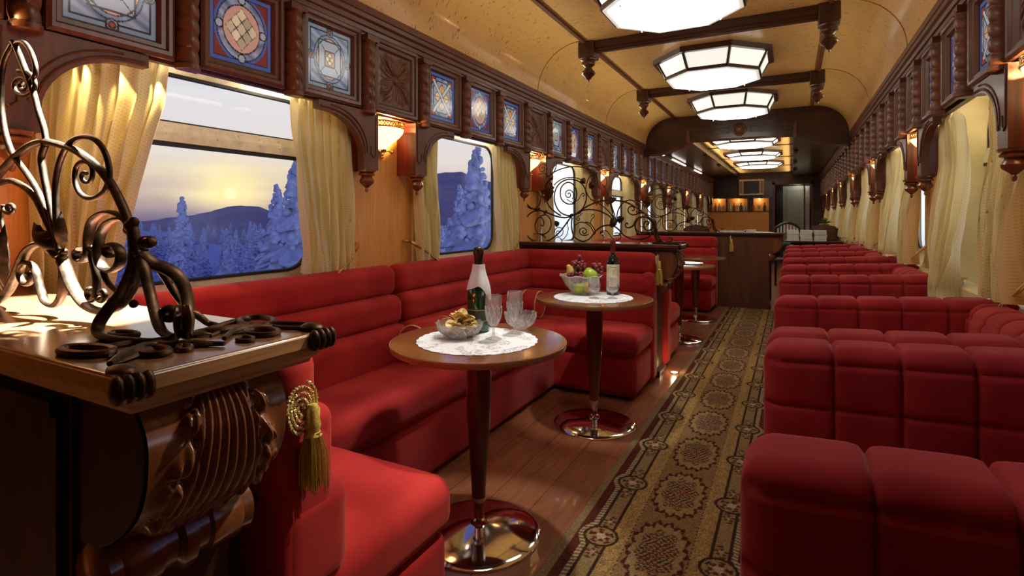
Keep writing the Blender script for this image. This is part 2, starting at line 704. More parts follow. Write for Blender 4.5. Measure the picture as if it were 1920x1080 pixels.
nt.links.new(mp2.outputs[0], n.inputs['Vector'])
nt.links.new(MIX(nt, 1.0, br.outputs['Color'], ramp(nt, [(.3, (.65, .6, .55)), (.7, (1.25, 1.2, 1.2))], n.outputs['Fac']), 'MULTIPLY'), b.inputs['Base Color'])
b.inputs['Roughness'].default_value = .3
b.inputs['Coat Weight'].default_value = .3

# curtain cloth: cream yellow with rows of small dots, lets light through
CURTAIN, nt, b = principled('dotted_curtain_cloth')
t = N(nt, 'ShaderNodeTexCoord')
uvs = N(nt, 'ShaderNodeSeparateXYZ')
nt.links.new(t.outputs['UV'], uvs.inputs[0])
sx = M(nt, 'SINE', M(nt, 'MULTIPLY', uvs.outputs[0], 2 * PI / .0125))
sy = M(nt, 'SINE', M(nt, 'MULTIPLY', uvs.outputs[1], 2 * PI / .0125))
dots = MR(nt, M(nt, 'MULTIPLY', sx, sy), .45, .7)
cc = MIX(nt, dots, (.94, .86, .50), (.82, .68, .30))
nt.links.new(cc, b.inputs['Base Color'])
b.inputs['Roughness'].default_value = .85
b.inputs['Sheen Weight'].default_value = .1
trl = N(nt, 'ShaderNodeBsdfTranslucent')
nt.links.new(MIX(nt, dots, (.93, .84, .50), (.80, .64, .28)), trl.inputs['Color'])
mx = N(nt, 'ShaderNodeMixShader')
mx.inputs[0].default_value = .35
out = nt.nodes['Material Output']
nt.links.new(b.outputs[0], mx.inputs[1])
nt.links.new(trl.outputs[0], mx.inputs[2])
nt.links.new(mx.outputs[0], out.inputs['Surface'])

PANE_LIGHT = emit('frosted_lamp_glass', (1.0, .97, .88), CEIL_E)
SIDE_LIGHT = emit('frosted_side_glass', (.90, .97, .90), .85)
SIDE_FAR = emit('frosted_side_glass_far', (1.0, .95, .82), 3.0)
RIM_GLASS = emit('frosted_rim_glass', (.85, .93, .85), .55)
BOWL_LIGHT = emit('alabaster_lit', (1.0, .62, .26), SCONCE_E, (.9, .8, .6))
STAINED = attr_mat('stained_glass', .12, 0.20)
RUG = attr_mat('woven_rug', .95, 0, .55)
RUG.node_tree.nodes['Principled BSDF'].inputs['Specular IOR Level'].default_value = .1

# ================================================================== SETTING
def wl(side):
    """(x, rotation) of a wall: local +x points into the room"""
    return (XL, 0) if side == 'left' else (XR, PI)


m = MB().box(XL - .3, XR + .3, Y_BACK - .2, Y_END + 2.2, -.08, 0)
struct(m.build('floor', FLOOR, ang=0))

WZ0, WZ1, WH = .86, 1.84, .57        # wall opening
for side in ('left', 'right'):
    X0, R = wl(side)
    sg = 1 if side == 'left' else -1
    m = MB()

    def yb(a, b, z0, z1, m=m, X0=X0, sg=sg):
        m.box(min(X0, X0 - sg * .05), max(X0, X0 - sg * .05), a, b, z0, z1)
    yb(Y_BACK, Y_END, 0, WZ0)
    yb(Y_BACK, Y_END, WZ1, 2.62)
    e = Y_BACK
    for w in WINS:
        yb(e, w - WH, WZ0, WZ1)
        e = w + WH
    yb(e, Y_END, WZ0, WZ1)
    struct(m.build('wall_' + side, VENEER, ang=0))
    # cornice, stepped, and the frieze board behind the panels (one moulding each)
    prof = [(0, 2.10), (.128, 2.10), (.130, 2.125), (.140, 2.13), (.142, 2.15), (.152, 2.155), (.156, 2.175), (.168, 2.185),
            (.170, 2.205), (.176, 2.21), (.176, 2.245), (.168, 2.25), (0, 2.25)]
    m = MB().prism([(X0 + sg * a, b_) for a, b_ in prof], 'y', Y_BACK, Y_END)
    struct(m.build('trim_1' if sg > 0 else 'trim_2', MAHOG, ang=25))
    m = MB().box(min(X0 + sg * .07, X0 + sg * .097), max(X0 + sg * .07, X0 + sg * .097), Y_BACK, Y_END, 1.735, 2.11)
    m.box(min(X0, X0 + sg * .1), max(X0, X0 + sg * .1), Y_BACK, Y_END, 1.90, 1.915)
    struct(m.build('trim_3' if sg > 0 else 'trim_4', MAHOG, ang=0))
    m = MB().box(min(X0, X0 + sg * .02), max(X0, X0 + sg * .02), Y_BACK, Y_END, 0, .12)
    struct(m.build('baseboard_' + side, MAHOG_DK, ang=0))

# mahogany wainscot and the cream sill ledge under the right-hand windows
m = MB().box(XR - .03, XR, Y_BACK, Y_END, .12, .80)
struct(m.build('trim_5', MAHOG_DK, ang=0))
m = MB().prism([(XR, .795), (XR - .05, .795), (XR - .062, .81), (XR - .062, .85), (XR - .05, .862), (XR, .862)], 'y', Y_BACK, Y_END)
struct(m.build('trim_6', CREAM, ang=30))
m = MB().box(XL - .1, XR + .1, Y_BACK - .05, Y_BACK, 0, 2.7)
struct(m.build('wall_back', MAHOG_DK, ang=0))

# coved ceiling of the near saloon
xs0, xs1 = XL + .172, XR - .172
XF0, XF1 = -1.48, .25
prof = []
for i in range(15):
    a = PI / 2 * i / 14
    prof.append((XF0 - (XF0 - xs0) * cos(a), 2.235 + (Z_CEIL - 2.235) * sin(a)))
for i in range(15):
    a = PI / 2 * (14 - i) / 14
    prof.append((XF1 + (xs1 - XF1) * cos(a), 2.235 + (Z_CEIL - 2.235) * sin(a)))
ny = 40
m = MB().loft([[(x, Y_BACK + (Y_ARCH + .1 - Y_BACK) * j / ny, z) for x, z in prof] for j in range(ny + 1)], closed=False)
struct(m.build('ceiling', BIRCH, ang=40))
m = MB().box(XL - .1, XR + .1, Y_BACK - .1, Y_END + .1, 2.68, 2.72)
struct(m.build('ceiling_roof', MAHOG_DK, ang=0))
# long dark strips where the flat meets the coves; fine joint beads on the coves
n_trim = [6]


def trim(mb, mat, ang=40):
    n_trim[0] += 1
    return struct(mb.build('trim_%d' % n_trim[0], mat, ang=ang))


for x in (XF0 + .02, XF1 - .02):
    trim(MB().box(x - .014, x + .014, Y_BACK, Y_ARCH, Z_CEIL - .018, Z_CEIL + .004), MAHOG, 0)
for yj in (P0 + BAY * 2 - .09, P0 + BAY * 3 - .09):
    half = len(prof) // 2
    for pr in (prof[:half], prof[half:]):
        trim(MB().tube([(x, yj, z - .001) for x, z in pr], .0045, 6), simple('cove_joint_bead', (.32, .16, .04), .3))

# low ceiling of the far saloon
XB0, XB1 = -1.25, .02
ZL = 2.36
m = MB().box(XB0, XB1, Y_ARCH, Y_END, ZL, ZL + .02)
struct(m.build('ceiling_far', BIRCH, ang=0))
m = MB()
m.box(XL, XB0, Y_ARCH, Y_END, 2.255, ZL + .02)
struct(m.build('ceiling_far_left', MAHOG_DK, ang=0))
m = MB()
m.box(XB1, XR, Y_ARCH, Y_END, 2.255, ZL + .02)
struct(m.build('ceiling_far_right', MAHOG_DK, ang=0))

# the dark arch that closes the near saloon
poly = [(XL, 2.1)] + [(XL, 2.66), (XR, 2.66), (XR, 2.1), (xs1 - .14, 2.1)]
inner = [(XB1 + .03 + .12 * (1 - cos(a)), 2.265 - .12 * sin(a)) for a in [PI / 2 * i / 6 for i in range(7)]][::-1]
poly = [(XL, 2.66), (XR, 2.66), (XR, 2.1), (XB1 + .45, 2.10), (XB1 + .30, 2.13), (XB1 + .12, 2.20), (XB1, 2.26), (XB0, 2.26), (XB0 - .12, 2.20),
        (XB0 - .30, 2.13), (XB0 - .45, 2.10), (XL, 2.1)]
arch = thing('ceiling_arch', 'wide dark mahogany arch with a round rosette spanning the ceiling', 'arch', (0, Y_ARCH, 0))
MB().prism(poly, 'y', -.02, .24).build('arch_board', MAHOG_DK, arch, ang=30)
m = MB().lathe([(0, .028), (.02, .03), (.03, .018), (.045, .022), (.055, .01), (.07, .02), (.085, .012), (.09, 0)], 28)
m.v = [(x, -z, y) for x, y, z in m.v]
m.f = [f[::-1] for f in m.f]
m.build('rosette', CARVED_DULL, arch, (XC, -.02, 2.37))
for xa, xb in ((XC - .62, XC - .13), (XC + .13, XC + .62)):
    m = MB()
    for z in (2.335, 2.405):
        m.box(xa, xb, -.03, -.015, z - .006, z + .006)
    m.box(xa, xa + .012, -.03, -.015, 2.33, 2.41)
    m.box(xb - .012, xb, -.03, -.015, 2.33, 2.41)
    m.build('panel_moulding', MAHOG, arch, ang=0)
for x in (XB0 - .02, XB1 + .02):
    MB().prism([(x - .02, 2.40), (x + .02, 2.40), (x + .02, 2.24), (x, 2.22), (x - .02, 2.24)], 'y', -.06, -.015).build('console', MAHOG, arch, ang=20)


# ------------------------------------------------------------------ windows
def rrect(hy, z0, z1, r, x, n=5):
    p = []
    for cy, cz, a0 in ((hy - r, z1 - r, 0), (-hy + r, z1 - r, PI / 2), (-hy + r, z0 + r, PI), (hy - r, z0 + r, 1.5 * PI)):
        for i in range(n + 1):
            a = a0 + PI / 2 * i / n
            p.append((x, cy + r * cos(a), cz + r * sin(a)))
    return p


def window_meshes(depth):
    g = MB()
    h1 = .50
    loops = [rrect(.62, .80, 1.90, .05, 0), rrect(.62, .80, 1.90, .05, .014), rrect(.585, .86, 1.84, .15, .014), rrect(.57, .875, 1.825, .15, 0),
             rrect(.555, .885, 1.815, .15, -depth * .5), rrect(h1 + .02, .915, 1.785, .14, -depth), rrect(h1 + .02, .915, 1.785, .14, -depth - .03)]
    g.loft(loops)
    fr = g.mesh('window_frame', CREAM, 35)
    g = MB()
    g.loft([rrect(h1 + .02, .915, 1.785, .14, -depth), rrect(h1 + .02, .915, 1.785, .14, -depth + .006), rrect(h1 - .012, .945, 1.752, .12, -depth + .006),
            rrect(h1 - .012, .945, 1.752, .12, -depth - .012)])
    al = g.mesh('metal_frame', ALU, 35)
    g = MB()
    g.loft([rrect(h1 - .012, .945, 1.752, .12, -depth + .004), rrect(h1 - .014, .947, 1.75, .12, -depth + .012), rrect(h1 - .026, .957, 1.738, .11, -depth + .012),
            rrect(h1 - .03, .96, 1.735, .11, -depth)])
    ga = g.mesh('rubber_gasket', GASKET, 35)
    g = MB()
    g.loft([rrect(h1 - .02, .95, 1.747, .115, -depth - .004)], cap1=True)
    pa = g.mesh('window_pane', GLASS, 0)
    g = MB()
    g.box(-depth - .005, -depth + .03, -h1 + .01, h1 - .01, 1.485, 1.525)
    g.box(-depth - .005, -depth + .02, -h1 + .01, h1 - .01, 1.525, 1.56)
    tr_ = g.mesh('transom_bar', ALU, 0)
    g = MB()
    g.box(-depth - .006, -depth + .026, -h1 + .01, h1 - .01, 1.470, 1.485)
    g.box(-depth - .006, -depth + .012, -h1 + .01, h1 - .01, 1.56, 1.567)
    tg = g.mesh('transom_seal', GASKET, 0)
    g = MB()
    for y in [-.4 + .1 * k for k in range(9)]:
        for z, x in ((1.515, -depth + .03), (1.546, -depth + .02)):
            g.lathe([(.0045, -.001), (.004, .0025), (0, .003)], 8, (0, 0, 0))
            q = g.v[-24:]
            g.v[-24:] = [(x + c, y + a, z + b_) for a, b_, c in q]
    rv = g.mesh('rivets', ALU, 30)
    return [('window_frame', fr), ('metal_frame', al), ('rubber_gasket', ga), ('window_pane', pa), ('transom_bar', tr_), ('transom_seal', tg), ('transom_rivet', rv)]


k = 0
for side, depth in (('left', .075), ('right', .13)):
    ms = window_meshes(depth)
    X0, R = wl(side)
    for i, w in enumerate(WINS):
        k += 1
        r_ = bpy.data.objects.new('window_%d' % k, None)
        COL.objects.link(r_)
        r_.location = (X0, w, 0)
        r_.rotation_euler = (0, 0, R)
        struct(r_)
        for nm, me in ms:
            if (nm == 'transom_rivet' and not (side == 'left' and i < 1)) or (nm.startswith('transom') and side == 'left' and i in (1, 2)):
                continue
            place(nm, me, r_)

# ------------------------------------------------------------------ end wall: bar cabinet, door opening, lobby
m = MB()
m.box(XL, -.50, Y_END, Y_END + .1, 0, 1.35)
m.box(XL, -.50, Y_END + .28, Y_END + .30, 1.30, 1.75)
m.box(XL, XR, Y_END, Y_END + .1, 2.06, 2.7)
m.box(XL, -.5, Y_END, Y_END + .1, 1.70, 2.06)
m.box(-.5, -.40, Y_END, Y_END + .1, 0, 2.06)
m.box(.46, XR, Y_END, Y_END + .1, 0, 2.06)
struct(m.build('wall_end', MAHOG_DK, ang=0))
m = MB().box(XL, -.52, Y_END - .012, Y_END, .30, 1.345)
struct(m.build('wall_end_panel', VENEER, ang=0))
m = MB().box(XL, -.5, Y_END + .27, Y_END + .285, 1.33, 1.72)
struct(m.build('wall_niche', VENEER, ang=0))
m = MB()
for z in (1.335, 1.70):
    m.box(XL, -.5, Y_END - .03, Y_END + .28, z, z + .022)
struct(m.build('trim_40', MAHOG_DK, ang=0))
m = MB()
for x in (-2.03, -1.56, -1.03, -.52):
    m.box(x, x + .035, Y_END - .03, Y_END + .28, 1.33, 1.71)
struct(m.build('trim_41', MAHOG_DK, ang=0))
m = MB()
for x0, x1, z0, z1 in ((-.44, -.38, 0, 2.1), (.44, .5, 0, 2.1), (-.44, .5, 2.04, 2.1)):
    m.box(x0, x1, Y_END - .03, Y_END + .1, z0, z1)
struct(m.build('trim_42', MAHOG, ang=0))
m = MB().box(-.9, .9, Y_END + 1.9, Y_END + 1.95, 0, 2.6)
m.box(-.95, -.9, Y_END + .1, Y_END + 1.95, 0, 2.6)
m.box(.9, .95, Y_END + .1, Y_END + 1.95, 0, 2.6)
m.box(-.95, .95, Y_END + .1, Y_END + 1.95, 2.3, 2.35)
struct(m.build('wall_lobby', MAHOG_DK, ang=0))
d_ = bpy.data.objects.new('door_1', None)
COL.objects.link(d_)
d_.location = (-.20, Y_END + .62, 0)
struct(d_)
m = MB().box(0, .62, 0, .04, .02, 2.02)
m.build('door_leaf', simple('grey_green_door_paint', (.36, .37, .30), .5), d_, ang=0)
m = MB()
for z0, z1 in ((.15, .85), (1.0, 1.9)):
    for a in ((.08, .54, z0, z0 + .02), (.08, .54, z1 - .02, z1), (.08, .10, z0, z1), (.52, .54, z0, z1)):
        m.box(a[0], a[1], -.008, .001, a[2], a[3])
m.build('door_moulding', simple('door_moulding_paint', (.30, .31, .25), .5), d_, ang=0)
MB().tube([(.05, 0, 1.0), (.05, -.05, 1.0), (.14, -.05, 1.0)], .01, 8).build('door_handle', BRASS, d_)
m = MB().box(.33, .41, Y_END + .45, Y_END + .47, .3, 2.0)
struct(m.build('trim_43', simple('pale_jamb', (.6, .5, .38), .4), ang=0))
MB().box(.28, .31, Y_END + .3, Y_END + .33, 0, 2.2).build('trim_44', BLACK, ang=0)['kind'] = 'structure'
point('lobby_lamp', (.2, Y_END + .35, 2.15), 5, (1, .95, .8), .05)


# ================================================================== VALANCE PIECES
def col_mesh(name, fn, nu, nv, mat, pos, z=None):
    """grid with per-vertex colours. pos(u,v)->xyz ; fn(U,V arrays) -> (n,3) colours, optional height"""
    u = (np.arange(nu + 1) / nu)
    v = (np.arange(nv + 1) / nv)
    U, V = np.meshgrid(u, v)
    cols = fn(U.ravel(), V.ravel())
    P = pos(U.ravel(), V.ravel())
    w = nu + 1
    i = np.arange(nu * nv)
    a = (i // nu) * w + i % nu
    faces = np.stack([a, a + 1, a + 1 + w, a + w], 1)
    me = bpy.data.meshes.new(name)
    me.vertices.add(len(P))
    me.vertices.foreach_set('co', P.astype(np.float32).ravel())
    me.loops.add(faces.size)
    me.loops.foreach_set('vertex_index', faces.astype(np.int32).ravel())
    me.polygons.add(len(faces))
    me.polygons.foreach_set('loop_start', (np.arange(len(faces)) * 4).astype(np.int32))
    me.update(calc_edges=True)
    me.validate()
    ca = me.color_attributes.new('col', 'FLOAT_COLOR', 'POINT')
    ca.data.foreach_set('color', np.concatenate([cols, np.ones((len(cols), 1))], 1).astype(np.float32).ravel())
    me.materials.append(mat)
    me.polygons.foreach_set('use_smooth', [True] * len(me.polygons))
    return me


def glass_design(kind):
    def fn(U, V):
        x, y = U * 2 - 1, V * 2 - 1
        n = len(x)
        wob = .5 + .5 * np.sin(9 * x + 4 * np.sin(5 * y + kind)) * np.cos(7 * y - 3 * x)
        blue = np.stack([.10 + .30 * wob, .17 + .34 * wob, .34 + .40 * wob], 1)
        c = blue.copy()
        lead = np.zeros(n, bool)
        r = np.hypot(x / .78, y / .86)
        ad = np.maximum(abs(x), abs(y))

        def line(d, w=.022):
            nonlocal lead
            lead |= abs(d) < w
        if kind == 0:        # rose in a square in a circle
            c[ad > .86] = (.25, .36, .50)
            line(ad - .86)
            ring = (r < .92) & (r > .78)
            c[ring] = blue[ring] * np.array([.8, .95, 1.0])
            ins = r < .78
            c[ins] = (.80, .42, .36)
            sq = (np.maximum(abs(x) / .52, abs(y) / .58) < 1)
            c[sq] = (.42, .54, .70)
            line(np.where(r < 1.2, r - .92, 9))
            line(np.where(r < 1.2, r - .78, 9))
            m2 = np.maximum(abs(x) / .52, abs(y) / .58)
            line((m2 - 1) * .52)
            line(np.where(sq, abs(x) / .52 - abs(y) / .58, 9), .03)
            s2 = np.maximum(abs(x) / .22, abs(y) / .25) < 1
            lead &= ~(s2)
            c[s2] = (.50, .28, .22)
            line((np.maximum(abs(x) / .22, abs(y) / .25) - 1) * .22)
            for px, py in ((0, .1), (0, -.1), (.09, 0), (-.09, 0)):
                q = np.hypot(x - px, y - py)
                c[q < .085] = (.85, .75, .35) if px else (.92, .88, .70)
                line(q - .09, .012)
            for px, py in ((.84, 0), (-.84, 0), (0, .9), (0, -.9)):
                q = np.hypot(x - px, y - py)
                c[q < .14] = (.28, .38, .55)
                c[q < .075] = (.45, .08, .05)
                lead &= ~(q < .14)
                line(q - .14)
                line(q - .075)
        elif kind == 1:      # lattice of diamonds in an oval, blue and red corners
            c[:] = (.07, .14, .50)
            red = (ad < .86) & (r > 1.13)
            c[red] = (.20, .035, .035)
            line(ad - .88, .02)
            ring = (r < 1.02) & (r > .78)
            c[ring] = blue[ring] * np.array([.95, .9, .95])
            ins = r < .78
            c[ins] = (.66, .42, .38)
            a_, b_ = (x + y * .9) / .36, (x - y * .9) / .36
            lat = ins & (abs(np.round(a_)) <= 1) & (abs(np.round(b_)) <= 1)
            sh = .75 + .25 * np.sin(np.round(a_) * 2.1 + np.round(b_) * 1.3)
            c[lat] = np.stack([.95 * sh, .86 * sh, .66 * sh], 1)[lat]
            fa, fb = abs(a_ - np.round(a_)), abs(b_ - np.round(b_))
            line(np.where(lat & ins, np.minimum(.5 - fa, .5 - fb), 9), .055)
            line(r - 1.02)
            line(np.where(r < 1, r - .78, 9))
            for px, py in ((.72, 0), (-.72, 0), (0, .82), (0, -.82)):
                q = np.hypot(x - px, y - py)
                c[q < .12] = (.4, .5, .68)
                lead &= ~(q < .12)
                line(q - .12)
        else:                # lilies behind a saltire
            c[ad > .84] = (.08, .16, .52)
            line(ad - .84)
            oc = abs(x) + abs(y)
            cr = (ad < .84) & (oc > 1.28)
            c[cr] = (.35, .06, .05)
            line(np.where(ad < .84, oc - 1.28, 9), .03)
            ins = (ad < .68) & (oc < 1.05)
            c[ins] = (.42, .46, .62)
            line(np.where(oc < 1.3, np.maximum(ad / .68, oc / 1.05) - 1, 9), .03)
            for ang_ in (0, PI / 2, PI, 1.5 * PI):
                xr, yr = x * cos(ang_) + y * sin(ang_), -x * sin(ang_) + y * cos(ang_)
                pet = ((xr - .33) / .24) ** 2 + (yr / (.17 * np.clip(1.25 - 1.2 * abs(xr - .28), .2, 2))) ** 2
                c[pet < 1] = (.85, .48, .10) if ang_ == PI / 2 else (.88, .72, .42)
                line(np.where(pet < 2, (pet - 1) * .12, 9), .022)
                line(np.where(pet < 1, yr, 9), .012)
            for s2 in (1, -1):
                dd = (x * .72 + s2 * y * .69)
                bar = (abs(dd) < .085) & (ad < .70)
                c[bar] = (.62, .74, .86)
                lead &= ~bar
                line(np.where(ad < .70, abs(dd) - .085, 9), .018)
        c[lead] = (.008, .008, .008)
        return c
    return fn


PH, PW = .14, .1315                  # half height / width of a glass
ZP = 1.94
pane_me = []
for kd in range(3):
    pane_me.append(col_mesh('glass_pane', glass_design(kd), 84, 84, STAINED,
                            lambda U, V: np.stack([np.full_like(U, .106), -(U - .5) * 2 * PW, ZP + (V - .5) * 2 * PH], 1)))


def frame_mesh():
    hy0, hz0 = .181, .198
    L = [(hy0, hz0, .118), (hy0, hz0, .132), (hy0 - .012, hz0 - .012, .140), (hy0 - .022, hz0 - .026, .137), (hy0 - .028, hz0 - .034, .127),
         (hy0 - .040, hz0 - .048, .124), (PW, PH, .110), (PW, PH, .100)]
    return MB().loft([[(x, -a, ZP - b_), (x, a, ZP - b_), (x, a, ZP + b_), (x, -a, ZP + b_)] for a, b_, x in L]).mesh('panel_frame', MAHOG_Z, 25)


frame_me = frame_mesh()


def carved_mesh():
    def fn(U, V):
        x, y = (U - .5) * 2, (V - .5) * 2
        a = np.arctan2(y, x)
        r = np.hypot(x, y)
        d4 = np.abs(((a / (PI / 2)) % 1) - .5) * 2          # 0 on diagonals, 1 on axes
        edge = 1.12 - .42 * d4 + .05 * np.sin(a * 20)
        body = 1 / (1 + np.exp((r - edge) * 22))
        ribs = .5 + .5 * np.sin(a * 20 + 3 * np.sin(r * 3))
        h = body * (.004 + .005 * ribs * np.clip(r * 3, 0, 1) * np.clip((edge - r) * 5, 0, 1)) - .003 * (1 - body) * 0
        h += .006 * np.exp(-(r / .11) ** 2) - .005 * np.exp(-((r - .18) / .05) ** 2) * body
        h -= .006 * np.exp(-(d4 / .06) ** 2) * body * (r > .2)
        return h

    def pos(U, V):
        return np.stack([.112 + fn(U, V) * 1.5, -(U - .5) * 2 * PW, ZP + (V - .5) * 2 * PH], 1)
    return col_mesh('carved_field', lambda U, V: np.full((len(U), 3), .5), 90, 90, CARVED_DULL, pos)


carved_me = carved_mesh()


def pilaster_mesh():
    def fn(u, v):
        a = -PI / 2 + PI * u
        z = 1.735 + (2.10 - 1.735) * v
        ph = (v * 6.5 + .16 * a)
        f = abs(sin(PI * ph))
        r = .036 * (.80 + .22 * f ** .45)
        if v < .02 or v > .985:
            r = .036
        return (.118 + r * cos(a) * 1.5, r * sin(a), z)
    m = MB().grid(fn, 12, 90)
    m.add([(.118 + .054 * cos(-PI / 2 + PI * i / 12), .037 * sin(-PI / 2 + PI * i / 12), 1.735) for i in range(13)], [tuple(range(13))[::-1]])
    me1 = m.mesh('pilaster_shaft', CARVED_DULL, 50)
    m = MB().lathe([(.036, 1.718), (.041, 1.722), (.041, 1.738), (.036, 1.742)], 14, (0, 0, 0), -PI / 2, PI / 2)
    m.v = [(.118 + x * 1.45, y, z) for x, y, z in m.v]
    m.add([(.118 + .052 * cos(-PI / 2 + PI * i / 12), .036 * sin(-PI / 2 + PI * i / 12), 1.718) for i in range(13)], [tuple(range(13))[::-1]])
    return me1, m.mesh('pilaster_foot', CARVED_DULL, 40)


pil_me = pilaster_mesh()
cap_me = MB().box(.10, .170, -.042, .042, 2.085, 2.112).mesh('pilaster_cap', MAHOG, 0)

DESIGN = [2, 1, 0]
DNAME = {0: 'yellow rose in a circle', 1: 'pale diamonds in an oval', 2: 'lilies behind a saltire'}
STEP = BAY / 4
for side in ('left', 'right'):
    X0, R = wl(side)
    npan = ncar = npil = 0
    for i in range(-1, 33):
        y = P0 + BAY / 2 + STEP * (i - 1)
        if y > Y_END - .2 or (side == 'right' and y < 2.2) or (side == 'left' and y < .2):
            continue
        car = (i + 1) % 4 == 0
        if car:
            o = thing('carved_panel', '%s carved foliage panel from the camera along the %s-hand valance' % (ORD[ncar], side), 'panel', (X0, y, 0), R,
                      'carved valance panels')
            ncar += 1
            place('panel_frame', frame_me, o)
            place('carved_field', carved_me, o)
        else:
            j = (i + 1) % 4 - 1
            b_ = (i + 1) // 4
            kd = [(0, 1, 0), (2, 1, 2), (0, 1, 2)][b_ % 3][j]
            o = thing('stained_glass_panel', '%s valance stained glass, %s from the near end: %s' % (side, ORD[npan], DNAME[kd]),
                      'stained glass', (X0, y, 0), R, 'stained glass panels of the valance')
            npan += 1
            place('panel_frame', frame_me, o)
            place('glass_pane', pane_me[kd], o)
        y2 = y + STEP / 2
        if y2 < Y_END - .1:
            o = thing('turned_pilaster', '%s ribbed half-round pilaster from the camera on the %s-hand valance' % (ORD[npil], side), 'pilaster', (X0, y2, 0), R,
                      'ribbed pilasters of the valance')
            npil += 1
            place('shaft', pil_me[0], o)
            place('foot', pil_me[1], o)
            place('cap', cap_me, o)


# ------------------------------------------------------------------ arched brackets with turned drops
def bracket_meshes(sg):
    """sg=+1: window lies toward +y of the post"""
    pts = [(.155, 1.735), (.155, 1.44), (.26, 1.44), (.26, 1.50)]
    for i in range(1, 11):
        a = PI / 2 * i / 10
        pts.append((.26 + .24 * (1 - cos(a)), 1.50 + .195 * sin(a)))
    pts += [(.548, 1.695), (.548, 1.735)]
    P = [(sg * a, b_) for a, b_ in pts]
    m = MB().prism([(p[0], p[1]) for p in (P if sg > 0 else P[::-1])], 'x', .098, .136)
    a1 = m.mesh('spandrel', MAHOG_Z, 30)
    # raised moulding that follows the arch
    ar = [(sg * p[0], p[1]) for p in pts[3:-1]]
    m = MB()
    m.tube([(.137, sg * (p[0] - .012 * (1 if True else 0)), p[1] + .012) for p in pts[3:-1]], .0055, 6)
    m.tube([(.137, sg * (p[0] - .028), p[1] + .028) for p in pts[3:-2]], .004, 6)
    m.tube([(.137, sg * .172, 1.72), (.137, sg * .172, 1.52), (.137, sg * .19, 1.505), (.137, sg * .208, 1.52), (.137, sg * .208, 1.56)], .004, 6)
    a2 = m.mesh('arch_moulding', MAHOG, 40)
    y0, y1 = sorted((sg * .155, sg * .173))
    a3 = MB().box(0, .098, y0, y1, 1.44, 1.735).mesh('side_board', GLOW_MAHOG, 0)
    pr = [(.0, -.115), (.006, -.112), (.009, -.10), (.006, -.092), (.018, -.082), (.034, -.068), (.038, -.055), (.030, -.040), (.026, -.034), (.040, -.028),
          (.042, -.020), (.034, -.014), (.046, -.010), (.048, .0), (.044, .003)]
    a4 = MB().lathe(pr, 18, (.105, sg * .207, 1.44)).mesh('drop_finial', CARVED, 35)
    return a1, a2, a3, a4


brk = {1: bracket_meshes(1), -1: bracket_meshes(-1)}
for side in ('left', 'right'):
    X0, R = wl(side)
    for i, p in enumerate(PIERS):
        for sgw in (-1, 1):                                     # world direction of the window from the pier
            if p + sgw * .3 > Y_END or (sgw < 0 and i == 0) or (side == 'right' and p < 2.2):
                continue
            sg = sgw if side == 'left' else -sgw
            o = thing('arched_bracket', 'dark arched bracket on the %s side of the %s %s-hand wall lamp' % ('near' if sgw < 0 else 'far', ORD[i if side == 'left' else i - 1], side),
                      'bracket', (X0, p, 0), R, 'arched brackets beside the windows')
            for nm, me in zip(('spandrel', 'arch_moulding', 'side_board', 'drop_finial'), brk[sg]):
                place(nm, me, o)


# ------------------------------------------------------------------ wall sconces
def sconce_meshes():
    z0 = 1.685
    prof = [(.0, -.118), (.018, -.116), (.030, -.105), (.045, -.088), (.072, -.066), (.100, -.042), (.118, -.018), (.122, 0), (.116, .0), (.108, -.02)]
    A0, A1 = -PI * .5, PI * .5
    bowl = MB().lathe([(r, z + z0) for r, z in prof], 24, (.02, 0, 0), A0, A1).mesh('alabaster_bowl', BOWL_LIGHT, 50)
    m = MB()
    arc = [(.02 + .124 * cos(A0 + PI * i / 24), .124 * sin(A0 + PI * i / 24)) for i in range(25)]
    for z in (z0 + .002, z0 + .03):
        m.tube([(x, y, z) for x, y in arc], .004, 6)
    for i in range(0, 24):
        x0, y0 = arc[i]
        x1, y1 = arc[i + 1]
        m.tube([(x0, y0, z0 + .004), ((x0 + x1) / 2, (y0 + y1) / 2, z0 + .016), (x1, y1, z0 + .028)], .0022, 5)
        m.tube([(x1, y1, z0 + .004), ((x0 + x1) / 2, (y0 + y1) / 2, z0 + .016), (x0, y0, z0 + .028)], .0022, 5)
    gal = m.mesh('pierced_gallery', BRASS, 40)
    m = MB().lathe([(.0, -.165), (.006, -.163), (.010, -.155), (.006, -.147), (.014, -.14), (.012, -.13), (.022, -.122), (.024, -.112)], 14, (.025, 0, z0))
    for s in (-1, 1):
        m.tube(smooth_path([(.03, 0, z0 - .125), (.045, s * .03, z0 - .118), (.05, s * .05, z0 - .128), (.045, s * .062, z0 - .118)], 5), .006, 6)
    fin = m.mesh('ribbon_finial', BRASS, 40)
    m = MB().prism([(-.03, z0 - .13), (.03, z0 - .13), (.04, z0 - .02), (.03, z0 + .03), (-.03, z0 + .03), (-.04, z0 - .02)], 'x', 0, .012)
    bp = m.mesh('backplate', BRASS, 30)
    return [('alabaster_bowl', bowl), ('pierced_gallery', gal), ('ribbon_finial', fin), ('backplate', bp)]


sc_me = sconce_meshes()
for side in ('left', 'right'):
    X0, R = wl(side)
    s = 1 if side == 'left' else -1
    for i, p in enumerate(PIERS[:-1]):
        if p > Y_END - 1 or (side == 'right' and p < 2.2):
            continue
        o = thing('wall_sconce', 'lit alabaster bowl wall lamp with brass rim, %s from the camera on the %s wall' % (ORD[i if side == 'left' else i - 1], side), 'wall lamp', (X0, p, 0), R,
                  'wall lamps on the window piers')
        for nm, me in sc_me:
            place(nm, me, o)
        point('sconce_bulb', (X0 + s * .07, p, 1.705), SCONCE_W, (1, .54, .20), .02)


